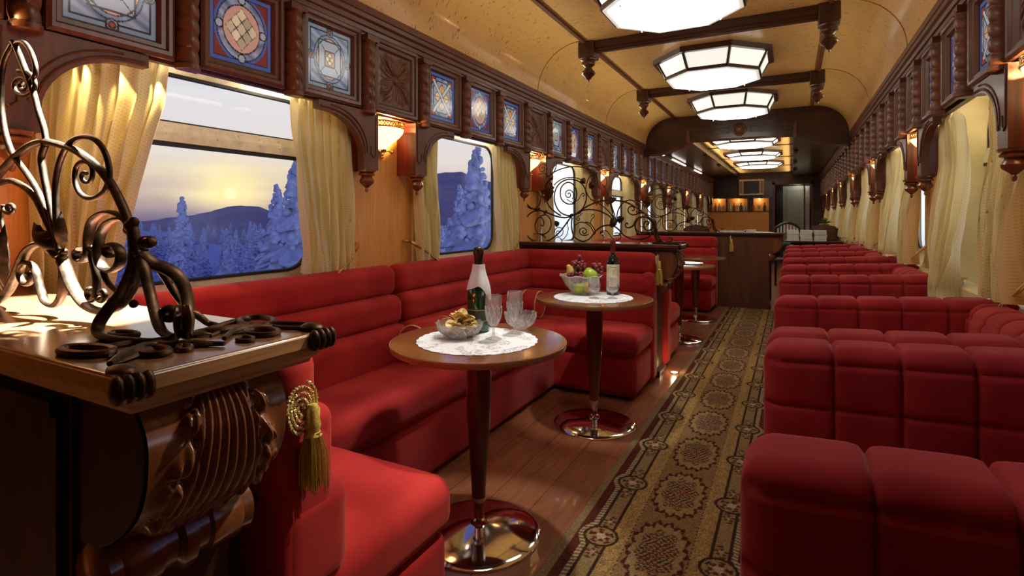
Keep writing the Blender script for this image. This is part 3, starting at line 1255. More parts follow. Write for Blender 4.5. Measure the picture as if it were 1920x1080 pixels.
# ------------------------------------------------------------------ ceiling lights
def ceiling_light_meshes(drop):
    a8 = [PI / 8 + PI / 4 * i for i in range(8)]

    def octo(ap, z, sy=1.0):
        r = ap / cos(PI / 8)
        return [(r * cos(a), r * sin(a) * sy, z) for a in a8]
    out = []
    m = MB().loft([octo(.48, 0), octo(.48, -.045), octo(.44, -.045), octo(.43, -.02), octo(.43, 0)])
    out.append(('ring_frame', m.mesh('ring_frame', MAHOG_DK, 20)))
    t0, t1 = octo(.435, -.042), octo(.372, -drop)
    for i in range(8):
        j = (i + 1) % 8
        m = MB().add([t0[i], t0[j], t1[j], t1[i]], [(0, 1, 2, 3)])
        out.append(('side_pane', m.mesh('side_pane', SIDE_LIGHT if drop > .15 else SIDE_FAR, 0)))
    for i in range(8):
        m = MB().tube([t0[i], t1[i]], .013, 6)
        out.append(('rib', m.mesh('rib', MAHOG_DK, 40)))
    m = MB().loft([octo(.386, -drop - .012), octo(.386, -drop + .014), octo(.352, -drop + .014), octo(.352, -drop - .012), octo(.386, -drop - .012)])
    out.append(('lower_frame', m.mesh('lower_frame', MAHOG_DK, 20)))
    m = MB().loft([octo(.372, -drop - .020), octo(.372, -drop - .013)], cap0=True, cap1=True)
    out.append(('pane_rim', m.mesh('pane_rim', RIM_GLASS, 20)))
    m = MB().loft([octo(.345, -drop - .024), octo(.345, -drop - .021)], cap0=True, cap1=True)
    out.append(('lower_pane', m.mesh('lower_pane', PANE_LIGHT, 20)))
    for sx in (-1, 1):
        for sy in (-1, 1):
            m = MB().lathe([(0, -.026), (.005, -.024), (.006, -.018), (.004, -.016), (.004, 0)], 8, (sx * .24, sy * .24, -drop - .02))
            out.append(('screw', m.mesh('screw', CHROME, 30)))
    return out


for nm, ys, zc_, drop in (('near', [WINS[0], WINS[1], WINS[2], WINS[3] - .06], Z_CEIL, .17), ('far', [8.6, 10.5, 12.4], ZL, .085)):
    ms = ceiling_light_meshes(drop)
    for i, y in enumerate(ys):
        if nm == 'near':
            lab = ['octagonal glass ceiling light nearest the camera, above the first window', 'octagonal glass ceiling light cut by the top edge of the photo',
                   'octagonal glass ceiling light between the two dark beams', 'octagonal glass ceiling light just before the dark arch'][i]
        else:
            lab = 'shallow octagonal ceiling light beyond the arch, %s from the arch' % ORD[i]
        o = thing('ceiling_light', lab, 'ceiling light', (XC, y, zc_), 0, 'octagonal ceiling lights')
        for n_, me in ms:
            place(n_, me, o)


# ------------------------------------------------------------------ beams with pendants
def finial_profile(k=1.0):
    return [(0, -.185), (.007, -.18), (.010, -.165), (.022, -.155), (.030, -.140), (.050, -.125), (.056, -.112), (.048, -.095), (.034, -.085), (.030, -.070),
            (.038, -.055), (.052, -.045), (.055, -.03), (.050, -.018), (.062, -.010), (.064, 0)]


fin_me = MB().lathe(finial_profile(), 20).mesh('turned_pendant', CARVED_DK, 35)
blk_me = MB().rbox(-.065, .065, -.075, .075, 0, .13, .012, .05).mesh('corner_block', MAHOG_DK, 40)
beam_me = MB().prism([(-.045, .10), (-.045, .045), (-.032, .035), (-.032, .022), (-.022, .015), (.022, .015), (.032, .022), (.032, .035), (.045, .045), (.045, .10)],
                     'x', XF0 + .04 - XC, XF1 - .04 - XC).mesh('beam', MAHOG_DK, 25)
for i, y in enumerate((PIERS[2], PIERS[3])):
    o = thing('ceiling_beam', ['dark moulded ceiling beam with a turned pendant at each end, nearer of two', 'dark moulded ceiling beam with turned pendants, the farther one before the arch'][i],
              'beam', (XC, y, Z_CEIL - .10), 0, 'moulded ceiling beams')
    place('beam', beam_me, o)
    for x in (XF0 + .03 - XC, XF1 - .03 - XC):
        b_ = place('corner_block', blk_me, o, (x, 0, -.03))
        place('turned_pendant', fin_me, b_, (0, 0, .0))
bm2 = MB().box(XB0 - XC, XB1 - XC, -.03, .03, -.012, .004).mesh('beam', MAHOG, 0)
bm3 = MB().box(-.34, .34, -.03, .03, -.03, 0).mesh('side_batten', MAHOG, 0)
for i, y in enumerate((9.54, 11.4, 13.3)):
    o = thing('ceiling_batten', 'flat dark ceiling batten beyond the arch, %s from the arch' % ORD[i], 'beam', (XC, y, ZL), 0, 'flat ceiling battens beyond the arch')
    place('beam', bm2, o)
    for x in (-1.03, 1.03):
        b_ = place('side_batten', bm3, o, (x, 0, -.03))
    for x in (XB0 - .04 - XC, XB1 + .04 - XC):
        f_ = place('turned_pendant', fin_me, o, (x, 0, -.03))
        f_.scale = (.8, .8, .8)
strip_m = emit('strip_lamp_glow', (1, .95, .85), 5)
for i, (a, b_) in enumerate(((7.9, 8.9), (9.6, 10.9), (12.0, 13.0))):
    m = MB().box(XL + .17, XL + .19, a, b_, 2.205, 2.222)
    tag(m.build('strip_lamp', strip_m, ang=0), 'thin white strip lamp on the far left cornice, %s from the arch' % ORD[i], 'lamp', 'strip lamps on the left cornice')


# ------------------------------------------------------------------ curtains
def curtain_mesh(prof, amp=.022, folds=8, seed=0, xo=.072):
    """prof: list of (z, y_left, y_right) from top to bottom"""
    rg = random.Random(seed)
    nu, nv = folds * 10, 60
    zs = [p[0] for p in prof][::-1]
    ya = [p[1] for p in prof][::-1]
    yb_ = [p[2] for p in prof][::-1]
    w0 = max(b_ - a for a, b_ in zip(ya, yb_))
    ph = [rg.uniform(-.5, .5) for _ in range(folds + 2)]
    am = [rg.uniform(.6, 1.25) for _ in range(folds + 2)]
    z1, z0 = prof[0][0], prof[-1][0]

    def fn(u, v):
        z = z0 + (z1 - z0) * v
        a = float(np.interp(z, zs, ya))
        b_ = float(np.interp(z, zs, yb_))
        w = b_ - a
        k = u * folds
        i = int(k)
        A = am[i] * (1 - (k - i)) + am[i + 1] * (k - i)
        sh = ph[i] * (1 - (k - i)) + ph[i + 1] * (k - i)
        comp = min(1.9, (w0 / max(w, .05)) ** .6)
        head = 1.0
        if v > .94:
            head = .35 + .65 * abs((v - .965) / .035)
        xz = float(np.interp(z, [.9, 1.05, 1.48], [xo, xo, .058]))
        tp = float(np.interp(z, [1.25, 1.46], [1, .62]))
        x = xz + amp * A * comp * head * tp * sin(2 * PI * (k + .35 * sh + .25 * sin(v * 4 + i)))
        y = a + w * u + .35 * amp * cos(2 * PI * k) * head
        if v > .97:                                              # ruffle above the rod
            x += .010 * sin(2 * PI * k * 2.5)
        return (x, y, z)
    m = MB().grid(fn, nu, nv)
    me = m.mesh('cloth', CURTAIN, 180)
    uv = me.uv_layers.new(name='UVMap')
    w = nu + 1
    wid = w0 * 1.5
    for lp in me.loops:
        i, j = lp.vertex_index % w, lp.vertex_index // w
        uv.data[lp.index].uv = (i / nu * wid, j / nv * (z1 - z0))
    return me


rod_me = MB().tube([(.072, -.66, 1.765), (.072, .66, 1.765)], .007, 8).mesh('curtain_rod', BRASS)


def rope(path, r=.006, turns=40, strands=3):
    P = smooth_path(path, 8)
    m = MB()
    n = len(P)
    for s_ in range(strands):
        pts = []
        for i, p in enumerate(P):
            t = (P[min(i + 1, n - 1)] - P[max(i - 1, 0)]).normalized()
            up = Vector((1, 0, 0)) if abs(t.x) < .9 else Vector((0, 0, 1))
            a_ = t.cross(up).normalized()
            b_ = t.cross(a_)
            ang = 2 * PI * (turns * i / n + s_ / strands)
            pts.append(p + (a_ * cos(ang) + b_ * sin(ang)) * r * .55)
        m.tube(pts, r * .62, 5)
    return m


CL = {
    ('left', 'near'): [(1.775, -.65, -.25), (1.60, -.65, -.27), (1.30, -.65, -.37), (1.05, -.64, -.44), (.943, -.64, -.46)],
    ('left', 'far'): [(1.775, .27, .63), (1.60, .28, .63), (1.30, .31, .63), (1.05, .33, .62), (.943, .33, .62)],
    # the right wall is turned round: local +y is toward the camera
    ('right', 'far'): [(1.79, -.50, -.27), (1.70, -.53, -.22), (1.5, -.56, -.13), (1.3, -.57, -.06), (1.15, -.55, -.05), (1.0, -.50, -.10), (.92, -.41, -.15), (.86, -.345, -.18), (.82, -.335, -.185), (.74, -.33, -.15), (.45, -.32, -.10)],
    ('right', 'near'): [(1.775, .33, .63), (1.6, .31, .64), (1.3, .35, .66), (1.05, .43, .68), (.93, .47, .68), (.89, .47, .68)],
}
CL[('left', 'near2')] = [(1.775, -.65, -.43), (1.60, -.65, -.44), (1.30, -.65, -.45), (1.05, -.64, -.46), (.943, -.64, -.46)]
CL[('right', 'far2')] = CL[('right', 'far')][:7] + [(.905, -.42, -.165)]
cl_me = {kx: curtain_mesh(v, seed=hash(kx[0] + kx[1]) % 97 if False else len(kx[0]) * 7 + len(kx[1]), folds=7, xo=.072 if kx[0] == 'left' else .105, amp=.030 if kx[0] == 'left' else .034) for kx, v in CL.items()}
tie_me = {
    'far': rope([(.03, -.60, .98), (.10, -.50, .89), (.115, -.38, .835), (.112, -.28, .84), (.10, -.22, .87), (.03, -.20, .90)], .008, 30).mesh('tieback', GOLD),
    'near': rope([(.03, .74, 1.02), (.10, .69, .93), (.118, .58, .855), (.112, .49, .855), (.03, .44, .88)], .008, 30).mesh('tieback', GOLD),
}
for side in ('left', 'right'):
    X0, R = wl(side)
    for i, w in enumerate(WINS):
        if side == 'right' and w < 2:
            continue
        for kd in ('near', 'far'):
            o = thing('curtain', 'yellow dotted curtain at the %s side of the %s %s-hand window from the camera' % (kd, ORD[i], side), 'curtain', (X0, w, 0), R,
                      'yellow dotted window curtains')
            place('cloth', cl_me[(side, 'near2' if side == 'left' and kd == 'near' and i > 0 else 'far2' if side == 'right' and kd == 'far' and i > 1 else kd)], o)
            if side == 'right':
                place('tieback', tie_me[kd], o)
        o = tag(place('curtain_rod', rod_me, None, (X0, w, 0), R), 'slim brass curtain rod above the %s %s-hand window from the camera' % (ORD[i], side), 'curtain rod',
                'brass curtain rods')
# brass tie rods that hold the near left curtains
for i in range(3):
    for kd, s in (('far', 1), ('near', -1)):
        if i == 0 and kd == 'near':
            continue
        y = WINS[i]
        o = thing('curtain_holdback', 'slanting brass rod holding back the %s curtain of the %s left window' % (kd, ORD[i]), 'holdback', (XL, y, 0), 0, 'brass curtain holdbacks')
        MB().tube([(.055, s * .69, 1.055), (.10, s * .60, .99), (.115, s * .46, .91)], .0055, 8).build('rod', BRASS, o)
        MB().tube([(.0, s * .70, 1.06), (.04, s * .70, 1.06), (.055, s * .69, 1.055), (.075, s * .65, 1.028)], .010, 8).build('wall_hook', BRASS, o)

# added unseen spots behind the valance make the nearest left curtain's bright patches
for y in (.86, .97, 1.08):
    o = spot('added_valance_light', (XL + .02, y, 1.72), (XL + .10, y + .02, 1.40), 16, 34, .12, (1, .72, .3), .008)
# added unseen point lights behind the valance brighten curtains and window frames
for side, ws in (('left', WINS[:4]), ('right', WINS[1:4])):
    X0, R = wl(side)
    for w in ws:
        for dy in (-.3, .3):
            point('added_valance_light', (X0 + (.035 if side == 'left' else -.035), w + dy, 1.83), 3.0, (1, .88, .66), .02)

# ================================================================== PARTITIONS WITH COUNTERS
PY0, PSTEP = .535, 3.63
ZC = .995


def corbel_parts(root, x_end, first):
    """carved console under the end of a counter. x_end: end of the counter top"""
    dx = x_end + .75
    prof = [(-.815, .955), (-.800, .935), (-.780, .91), (-.771, .885), (-.771, .855), (-.777, .82), (-.795, .785), (-.825, .755), (-.865, .728), (-.90, .715)]
    px = [p[0] + dx for p in prof]
    pz = [p[1] for p in prof]
    sp_ = smooth_path([(a, 0, b_) for a, b_ in prof], 4)
    prof = [(p.x, p.z) for p in sp_]
    px = [p[0] + dx for p in prof]
    pz = [p[1] for p in prof]
    tt = np.linspace(0, 1, len(prof))
    nu, nv = (110, 110) if first else (60, 60)

    def pos(U, V):
        X = np.interp(V, tt, px)
        Z = np.interp(V, tt, pz)
        Y = (U - .5) * .222 - .013
        du = (U - .5) * 2
        # acanthus leaf: ribs fan from a narrow root at the top to a broad torn edge
        w = .34 + .62 * np.clip(V * 1.35, 0, 1) ** .9
        q = du / w
        aq = abs(q)
        bot = .93 - .20 * aq ** 2 - .09 * (1 - abs(np.sin(q * 5.5 * PI)))           # torn lower tips
        lobes = .90 + .10 * np.sin(V * 26 + 1.0)
        ins = 1 / (1 + np.exp((aq - lobes) * 30))
        tip = 1 / (1 + np.exp((V - bot) * 45))
        rib = abs(np.sin(q * 5.5 * PI + .9 * np.sign(q) * aq ** 2 * V * 2)) ** .75
        h = ins * tip * (.008 + .010 * rib * np.clip(V * 6, .2, 1))
        for vc in (.10, .27, .45, .62):                                  # curled side lobes
            for s_ in (-1, 1):
                d_ = np.hypot((q - s_ * .86) / .17, (V - vc) / .066)
                h += .008 * np.exp(-d_ ** 2) - .009 * np.exp(-((d_ - 1.35) / .3) ** 2) * ins
        h += .006 * np.exp(-((V - bot + .03) / .035) ** 2) * ins
        # outward normal in the X-Z plane
        e = 1e-3
        tx = (np.interp(np.clip(V + e, 0, 1), tt, px) - np.interp(np.clip(V - e, 0, 1), tt, px))
        tz = (np.interp(np.clip(V + e, 0, 1), tt, pz) - np.interp(np.clip(V - e, 0, 1), tt, pz))
        l = np.hypot(tx, tz) + 1e-9
        return np.stack([X - tz / l * h, Y, Z + tx / l * h], 1)
    me = col_mesh('acanthus_leaf', lambda U, V: np.full((len(U), 3), .5), nu, nv, CARVED, pos)
    core = [(x - .004, z) for x, z in zip(px, pz)] + [(-.99 + dx, .715), (-.99 + dx, .955)]
    m = MB().prism(core, 'y', -.128, .102)
    c = m.build('corbel', CABINET if first else CARVED, root, ang=30, label='carved acanthus corbel')
    place('acanthus_leaf', me, c)
    m = MB()
    yc = 0
    rr = [(0, -.150), (.040, -.150), (.048, -.142), (.046, -.12), (.052, -.11), (.050, -.05), (.043, -.045), (.043, -.02), (.056, -.012), (.056, .012),
          (.043, .02), (.043, .045), (.050, .05), (.052, .11), (.046, .12), (.048, .142), (.040, .150), (0, .150)]
    m.lathe(rr, 20)
    m.v = [(x - .905 + dx, z * .8 - .013, y + .675) for x, y, z in m.v]
    m.f = [f[::-1] for f in m.f]
    m.build('scroll_roll', CARVED, c)
    m = MB().prism([(-.99 + dx, .72), (-.93 + dx, .66), (-.93 + dx, .06), (-.90 + dx, .04), (-.90 + dx, 0), (-1.0 + dx, 0)], 'y', -.13, .10)
    m.build('end_pilaster', MAHOG_DK, root, ang=20)
    return c


def partition(idx, x_end, label):
    y = PY0 + PSTEP * idx
    t_ = thing('partition_counter', label, 'counter', (0, y, 0), 0, 'counters between the seating bays')
    xb = x_end - (.20 if idx < 2 else .17)
    m = MB().box(XL, xb, -.135, .135, 0, .955)
    m.build('cabinet_body', CABINET if idx < 2 else CARVED_DULL, t_, ang=0)
    m = MB()
    for xa in ([-1.92, -1.30] if idx < 2 else [-1.9, -1.3]):
        w = .58
        xc_ = min(xa + w, xb - .02)
        for a in ((xa, xc_, .90, .92), (xa, xc_, .10, .12), (xa, xa + .02, .1, .92), (xc_ - .02, xc_, .1, .92)):
            m.box(a[0], a[1], -.147, -.133, a[2], a[3])
    if idx < 2:
        m.build('panel_moulding', CABINET, t_, ang=0)
    m = MB().rbox(XL, x_end, -.165, .165, ZC - .020, ZC, .006, .2)
    m.build('counter_top', COUNTER, t_, ang=40)
    prof = [(0, 0), (0, -.022), (.006, -.026), (.010, -.032), (.018, -.040), (.030, -.046), (.040, -.048), (.040, 0)]
    m = MB()
    zt = ZC - .0005
    lo = []
    for ins_, dz in ((0.0015, -.002), (-.001, -.004), (-.001, -.023), (.004, -.026), (.0055, -.034), (.010, -.042), (.017, -.048), (.019, -.054), (.05, -.055)):
        lo.append([(XL, -.165 + ins_, zt + dz), (x_end - ins_, -.165 + ins_, zt + dz), (x_end - ins_, .165 - ins_, zt + dz), (XL, .165 - ins_, zt + dz)])
    m.loft(lo, closed=False)
    m.build('edge_moulding', OAK_EDGE if idx == 0 else MAHOG_DK, t_, ang=20)
    corbel_parts(t_, x_end, idx == 0)
    return t_


partition(0, -.75, 'dark wood counter with carved corbel in the left foreground under the largest iron scrollwork')
partition(1, -.72, 'dark wood counter with corbel at the far end of the first red sofa bay')
partition(2, -.09, 'long dark wood counter jutting across the aisle at the far end of the carpet')


# ------------------------------------------------------------------ wrought iron
def leaf_mesh(p0, p1, w, bend=.02, y=0, nu=6, nv=10, depth=.02):
    """acanthus-like leaf between two points (x,z) of the screen plane"""
    a, b_ = Vector((p0[0], y, p0[1])), Vector((p1[0], y, p1[1]))
    t = b_ - a
    n = Vector((-t.z, 0, t.x)).normalized()

    def fn(u, v):
        c = a + t * v + n * bend * sin(PI * v)
        ww = w * (sin(PI * min(1, v * .9 + .08)) ** .7) * (1 + .22 * sin(v * 26)) * (1 - v * .25)
        s = (u - .5) * 2
        return c + n * s * ww + Vector((0, 1, 0)) * (-depth * (1 - s * s) * sin(PI * v) - .012 * v * v)
    m = MB().grid(fn, nu, nv)
    return m


def spiral(c, r0, r1, a0, turns, n=40, asp=1.0):
    return [(c[0] + (r0 + (r1 - r0) * (i / n) ** .8) * cos(a0 + 2 * PI * turns * i / n), c[1] + asp * (r0 + (r1 - r0) * (i / n) ** .8) * sin(a0 + 2 * PI * turns * i / n))
            for i in range(n + 1)]


def iron_part(root, name, pts, r, y0, flat=None, seg=10, n=5, sm=True):
    P = [Vector((p[0], p[2] if len(p) > 2 else 0.0, p[1])) for p in pts]
    P = smooth_path(P, n) if sm else P
    return MB().tube(P, r, seg, flat).build(name, IRON, root)


def collar(root, c, r=.012, y=0):
    m = MB()
    for k in (-1, 0, 1):
        m.sphere((c[0] + k * r * .55, y, c[1] + k * r * .55), r * (.95 if k == 0 else .75), 10, 7)
    return m.build('collar', IRON, root)


# --- the foreground screen, laid out on its own plane at the middle of the first counter
YF = PY0


def fg(u, v):
    p = on_y(u, v, YF)
    return (p.x, p.z)


def fgl(*uv):
    return [fg(*q) for q in uv]


scr = thing('wrought_iron_screen', 'large bronzed wrought iron scrollwork with leaves standing on the counter in the left foreground', 'iron screen', (0, YF, 0), 0,
            'wrought iron screens on the counters')
R1 = .0062
S = 'scroll'
iron_part(scr, S, fgl((-60, 378), (-20, 350), (0, 325), (20, 302), (37, 287), (55, 274), (72, 267), (88, 266), (110, 271), (143, 283), (180, 310), (207, 343), (230, 387), (243, 422)),
          R1 * 1.12, 0, (1.0, 1.25))
iron_part(scr, S, fgl((87, 268), (82, 240), (71, 205), (62, 171), (52, 143), (40, 112), (30, 88), (24, 78)), R1, 0)
iron_part(scr, S, fgl((26, 92), (32, 81), (45, 80), (57, 95), (66, 120), (66, 140), (58, 152)), R1 * .8, 0)
iron_part(scr, S, [fg(44 + r_, v_) if False else fg(c_[0], c_[1]) for c_ in spiral((43, 160), 28, 4, -1.9, 2.0, 44)], R1 * .75, 0, n=1)
iron_part(scr, S, fgl((24, 84), (10, 110), (4, 140), (2, 175), (3, 205), (9, 245), (18, 275), (30, 298), (50, 325), (66, 350), (80, 378), (91, 405), (101, 430), (111, 462)), R1, 0)
iron_part(scr, S, fgl((85, 272), (78, 295), (80, 315), (84, 337), (91, 372), (98, 405), (106, 440), (112, 468)), R1 * 1.1, 0)
iron_part(scr, S, fgl((111, 462), (107, 430), (105, 400), (104, 357), (107, 325), (114, 298), (126, 274), (141, 261), (158, 257), (176, 261), (190, 274), (200, 294), (205, 318), (204, 338), (197, 357),
                      (186, 367), (172, 372), (158, 369), (147, 358), (141, 340), (141, 322), (146, 309), (156, 303), (166, 305), (173, 316), (173, 331), (167, 342), (158, 341), (153, 332), (156, 324), (162, 325)),
          lambda t: R1 * (1.0 - .35 * t), 0)
iron_part(scr, S, fgl((-40, 362), (-20, 350), (0, 343), (20, 339), (38, 346), (55, 358), (70, 377), (83, 404), (95, 430), (105, 455), (113, 475)), R1 * 1.1, 0)
iron_part(scr, S, fgl((116, 484), (107, 478), (95, 464), (82, 457), (68, 458), (53, 468), (43, 484), (34, 507), (25, 527), (15, 546), (0, 562), (-20, 574), (-50, 580)), R1 * 1.05, 0, (1, 1.7))
iron_part(scr, S, fgl((116, 488), (119, 505), (118, 530), (116, 552), (107, 569), (96, 572), (84, 564), (78, 548), (73, 530), (68, 510), (59, 496), (47, 493), (39, 501), (37, 515), (42, 528), (51, 533),
                      (58, 527), (58, 516), (52, 512)), lambda t: R1 * (1.0 - .3 * t), 0, (1, 1.5))
iron_part(scr, S, fgl((118, 488), (125, 508), (134, 532), (146, 553), (160, 570), (176, 580), (195, 584), (214, 579), (230, 568), (243, 546), (252, 520), (256, 495), (254, 472)), R1 * 1.15, 0, (1, 1.7))
# the big C scroll near the end
iron_part(scr, S, fgl((247, 430), (241, 417), (230, 406), (214, 399), (200, 398), (186, 403), (175, 413), (169, 428), (166, 448), (166, 470), (162, 484), (154, 489), (146, 483), (146, 472), (152, 467)),
          R1 * 1.1, 0, (.6, 1.5))
iron_part(scr, S, fgl((232, 410), (214, 412), (200, 421), (190, 437), (185, 456), (184, 474), (187, 491), (195, 503), (207, 508), (219, 502), (226, 489), (226, 473), (219, 462), (209, 458), (201, 464), (201, 475), (207, 480)),
          R1 * 1.1, 0, (.6, 1.5))
iron_part(scr, S, fgl((172, 474), (176, 492), (181, 515), (182, 535), (180, 556)), R1 * 1.25, 0)
iron_part(scr, S, fgl((180, 556), (171, 562), (165, 553), (167, 543), (173, 545)), R1, 0)
iron_part(scr, S, fgl((180, 556), (190, 563), (197, 555), (194, 547), (188, 549)), R1, 0)
iron_part(scr, S, fgl((193, 508), (199, 524), (209, 538), (223, 549)), R1 * .9, 0)
iron_part(scr, 'stem', fgl((245, 420), (250, 436), (252, 455), (253, 476)), R1 * 1.7, 0)
# snail at the shoulder, spreading feet
iron_part(scr, S, [fg(*c_) for c_ in spiral((277, 455), 15, 3, 1.9, 2.1, 40)], R1 * .62, 0, (.5, 1.8), n=1)
q = fg(277, 455)
ZT = ZC + .006


def foot(uvh):
    """points (u, v, plane-offset dy)"""
    out = []
    for u, v, dy in uvh:
        p = on_y(u, v, YF + dy)
        out.append((p.x, max(p.z, ZT), dy))
    return out


iron_part(scr, 'foot', foot([(252, 470, 0), (250, 495, -.005), (244, 515, -.012), (234, 537, -.02), (222, 558, -.03), (207, 575, -.04), (194, 592, -.048), (185, 608, -.055), (183, 621, -.06), (188, 634, -.064),
                             (200, 643, -.066), (226, 648, -.064), (260, 646, -.055), (290, 641, -.045), (322, 635, -.03)]), R1 * 1.25, 0, (.75, 1.35))
iron_part(scr, 'foot', foot([(258, 472, 0), (266, 492, 0), (273, 512, .0), (278, 535, .0), (284, 560, .0), (290, 585, -.005), (297, 608, -.01), (305, 622, -.015), (318, 630, -.02), (330, 631, -.02)]), R1 * 1.2, 0, (.75, 1.3))
iron_part(scr, 'foot', foot([(262, 472, 0), (276, 487, .01), (292, 497, .02), (310, 503, .03), (328, 514, .04), (342, 532, .05), (350, 556, .055), (352, 585, .05), (350, 610, .03), (346, 628, .0)]), R1 * 1.45, 0, (.8, 1.4))
iron_part(scr, 'foot', foot([(292, 498, .02), (308, 520, .035), (323, 545, .05), (338, 566, .06), (348, 585, .05)]), R1 * .9, 0)
iron_part(scr, 'foot', foot([(352, 590, .05), (365, 588, .06), (378, 597, .07), (390, 606, .08), (402, 612, .085), (408, 612, .085)]), lambda t: R1 * (1.3 - .7 * t), 0)
iron_part(scr, S, [(on_y(c_[0], c_[1], YF + .01).x, on_y(c_[0], c_[1], YF + .01).z, .01) for c_ in spiral((318, 587), 13, 9, .2, 1.15, 26)], R1 * .9, 0, (1, 1.6), n=1)
m = MB().grid(lambda u, v: tuple(Vector(on_y(342 + 24 * (u - .5) * (1.0 + .5 * sin(v * 3)) , 572 + 62 * v, YF + .01 - .05 * v + .03 * sin(PI * u))) - Vector((0, YF, 0))), 8, 12)
m.build('leaf', IRON, scr)
for c_, r_ in (((116, 486), .011), ((85, 268), .009), ((246, 424), .013), ((171, 470), .009), ((118, 476), .009)):
    collar(scr, fg(*c_), r_)
for a_, b_, w, bd in (((112, 468), (76, 418), .022, .012), ((118, 470), (128, 396), .010, -.008), ((10, 545), (22, 420), .022, .01), ((5, 545), (-6, 440), .020, -.01)):
    leaf_mesh(fg(*a_), fg(*b_), w, bd).build('leaf', IRON, scr)
iron_part(scr, S, [fg(*c_) for c_ in spiral((18, 390), 13, 3, 3.6, -1.4, 26)], R1 * .7, 0, n=1)
iron_part(scr, S, fgl((6, 392), (3, 410), (8, 440), (14, 480), (12, 520), (8, 548)), R1 * .7, 0)
for a_ in ((256, 528), (262, 568)):
    m = MB().sphere((fg(*a_)[0], -.01, fg(*a_)[1]), .008, 8, 6)
    m.build('bead', IRON, scr)


# --- flat scrolls and corner caps lying on the end of the first counter
def spray(root_label, uvs, loops, cap_at, leafs):
    r_ = thing('scroll_mount', root_label, 'iron mount', (0, 0, ZC), 0, 'iron mounts lying on the foreground counter')
    for path, rad in uvs:
        P = [Vector((on_z(u, v, ZC).x, on_z(u, v, ZC).y, rad * .8)) for u, v in path]
        MB().tube(smooth_path(P, 6), lambda t: rad * (.35 + .65 * sin(PI * (.12 + .76 * t))), 8).build('strand', IRON, r_)
    for (u, v), (ru, rv), rad in loops:
        P = []
        for i in range(29):
            a = 2 * PI * i / 28
            p = on_z(u + ru * cos(a), v + rv * sin(a), ZC)
            P.append(Vector((p.x, p.y, rad * .8)))
        MB().tube(P, rad, 8).build('ring', IRON, r_)
    for (u0, v0), (u1, v1), w in leafs:
        a, b_ = on_z(u0, v0, ZC), on_z(u1, v1, ZC)
        t = b_ - a
        n = Vector((-t.y, t.x, 0)).normalized()
        m = MB().grid(lambda u, v: (lambda c, s, ww: (c.x + n.x * s * ww, c.y + n.y * s * ww, .004 + .006 * (1 - s * s) * sin(PI * v)))(
            a + t * v, (u - .5) * 2, w * sin(PI * min(1, v * .92 + .06)) ** .8), 6, 10)
        m.build('leaf', IRON, r_)
    cx, cy = cap_at
    m = MB()
    for k in range(4):
        a = -.5 + k * .33
        m.sphere((cx + .004 + .012 * cos(a), cy + (k - 1.5) * .012, -.012), .014, 10, 8, (.9, .62, 1.35))
    m.sphere((cx - .012, cy, .006), .016, 10, 8, (1.5, 1, .5))
    m.build('corner_leaf_cap', IRON, r_)
    return r_


spray('iron scroll mount with leaf cap on the near front corner of the foreground counter',
      [([(330, 636), (300, 650), (265, 658), (240, 668), (220, 680), (206, 690)], .007), ([(270, 650), (300, 652), (350, 650), (420, 650)], .006),
       ([(335, 640), (290, 644), (250, 648), (205, 655), (180, 658)], .0055), ([(232, 676), (225, 668), (214, 666), (205, 676)], .004), ([(250, 672), (280, 664), (310, 668)], .004)],
      [((163, 664), (50, 7.5), .0065), ((287, 664), (30, 7), .006), ((346, 656), (12, 5), .0045)], (-.757, PY0 - .158), [((300, 650), (215, 688), .010), ((350, 652), (412, 650), .006)])
spray('iron scroll mount with leaf cap on the far front corner of the foreground counter',
      [([(345, 636), (380, 628), (415, 625), (450, 618), (480, 612)], .007), ([(420, 640), (440, 625), (470, 618), (510, 612), (545, 612), (575, 612)], .0062), ([(395, 633), (420, 622), (425, 618)], .004),
       ([(500, 612), (530, 617), (560, 618), (580, 616)], .004), ([(350, 633), (395, 620), (440, 606), (470, 603)], .005)],
      [((481, 607), (32, 8), .006), ((492, 627), (30, 6), .0055), ((460, 639), (15, 4), .004), ((232, 632), (26, 4), .0055)], (-.757, PY0 + .152), [((440, 628), (520, 612), .010), ((345, 634), (400, 630), .006)])


# --- the second screen (and its twin on the third counter)
YS = PY0 + PSTEP


def e2(x, y):
    p = on_y(970 + x / 5.4, 270 + y / 5.4, YS)
    return (p.x, p.z)


def el(*xy):
    return [e2(*q_) for q_ in xy]


def espiral(c, r0, r1, a0, turns, n=36, asp=1.15):
    return [e2(*c_) for c_ in spiral(c, r0, r1, a0, turns, n, asp)]


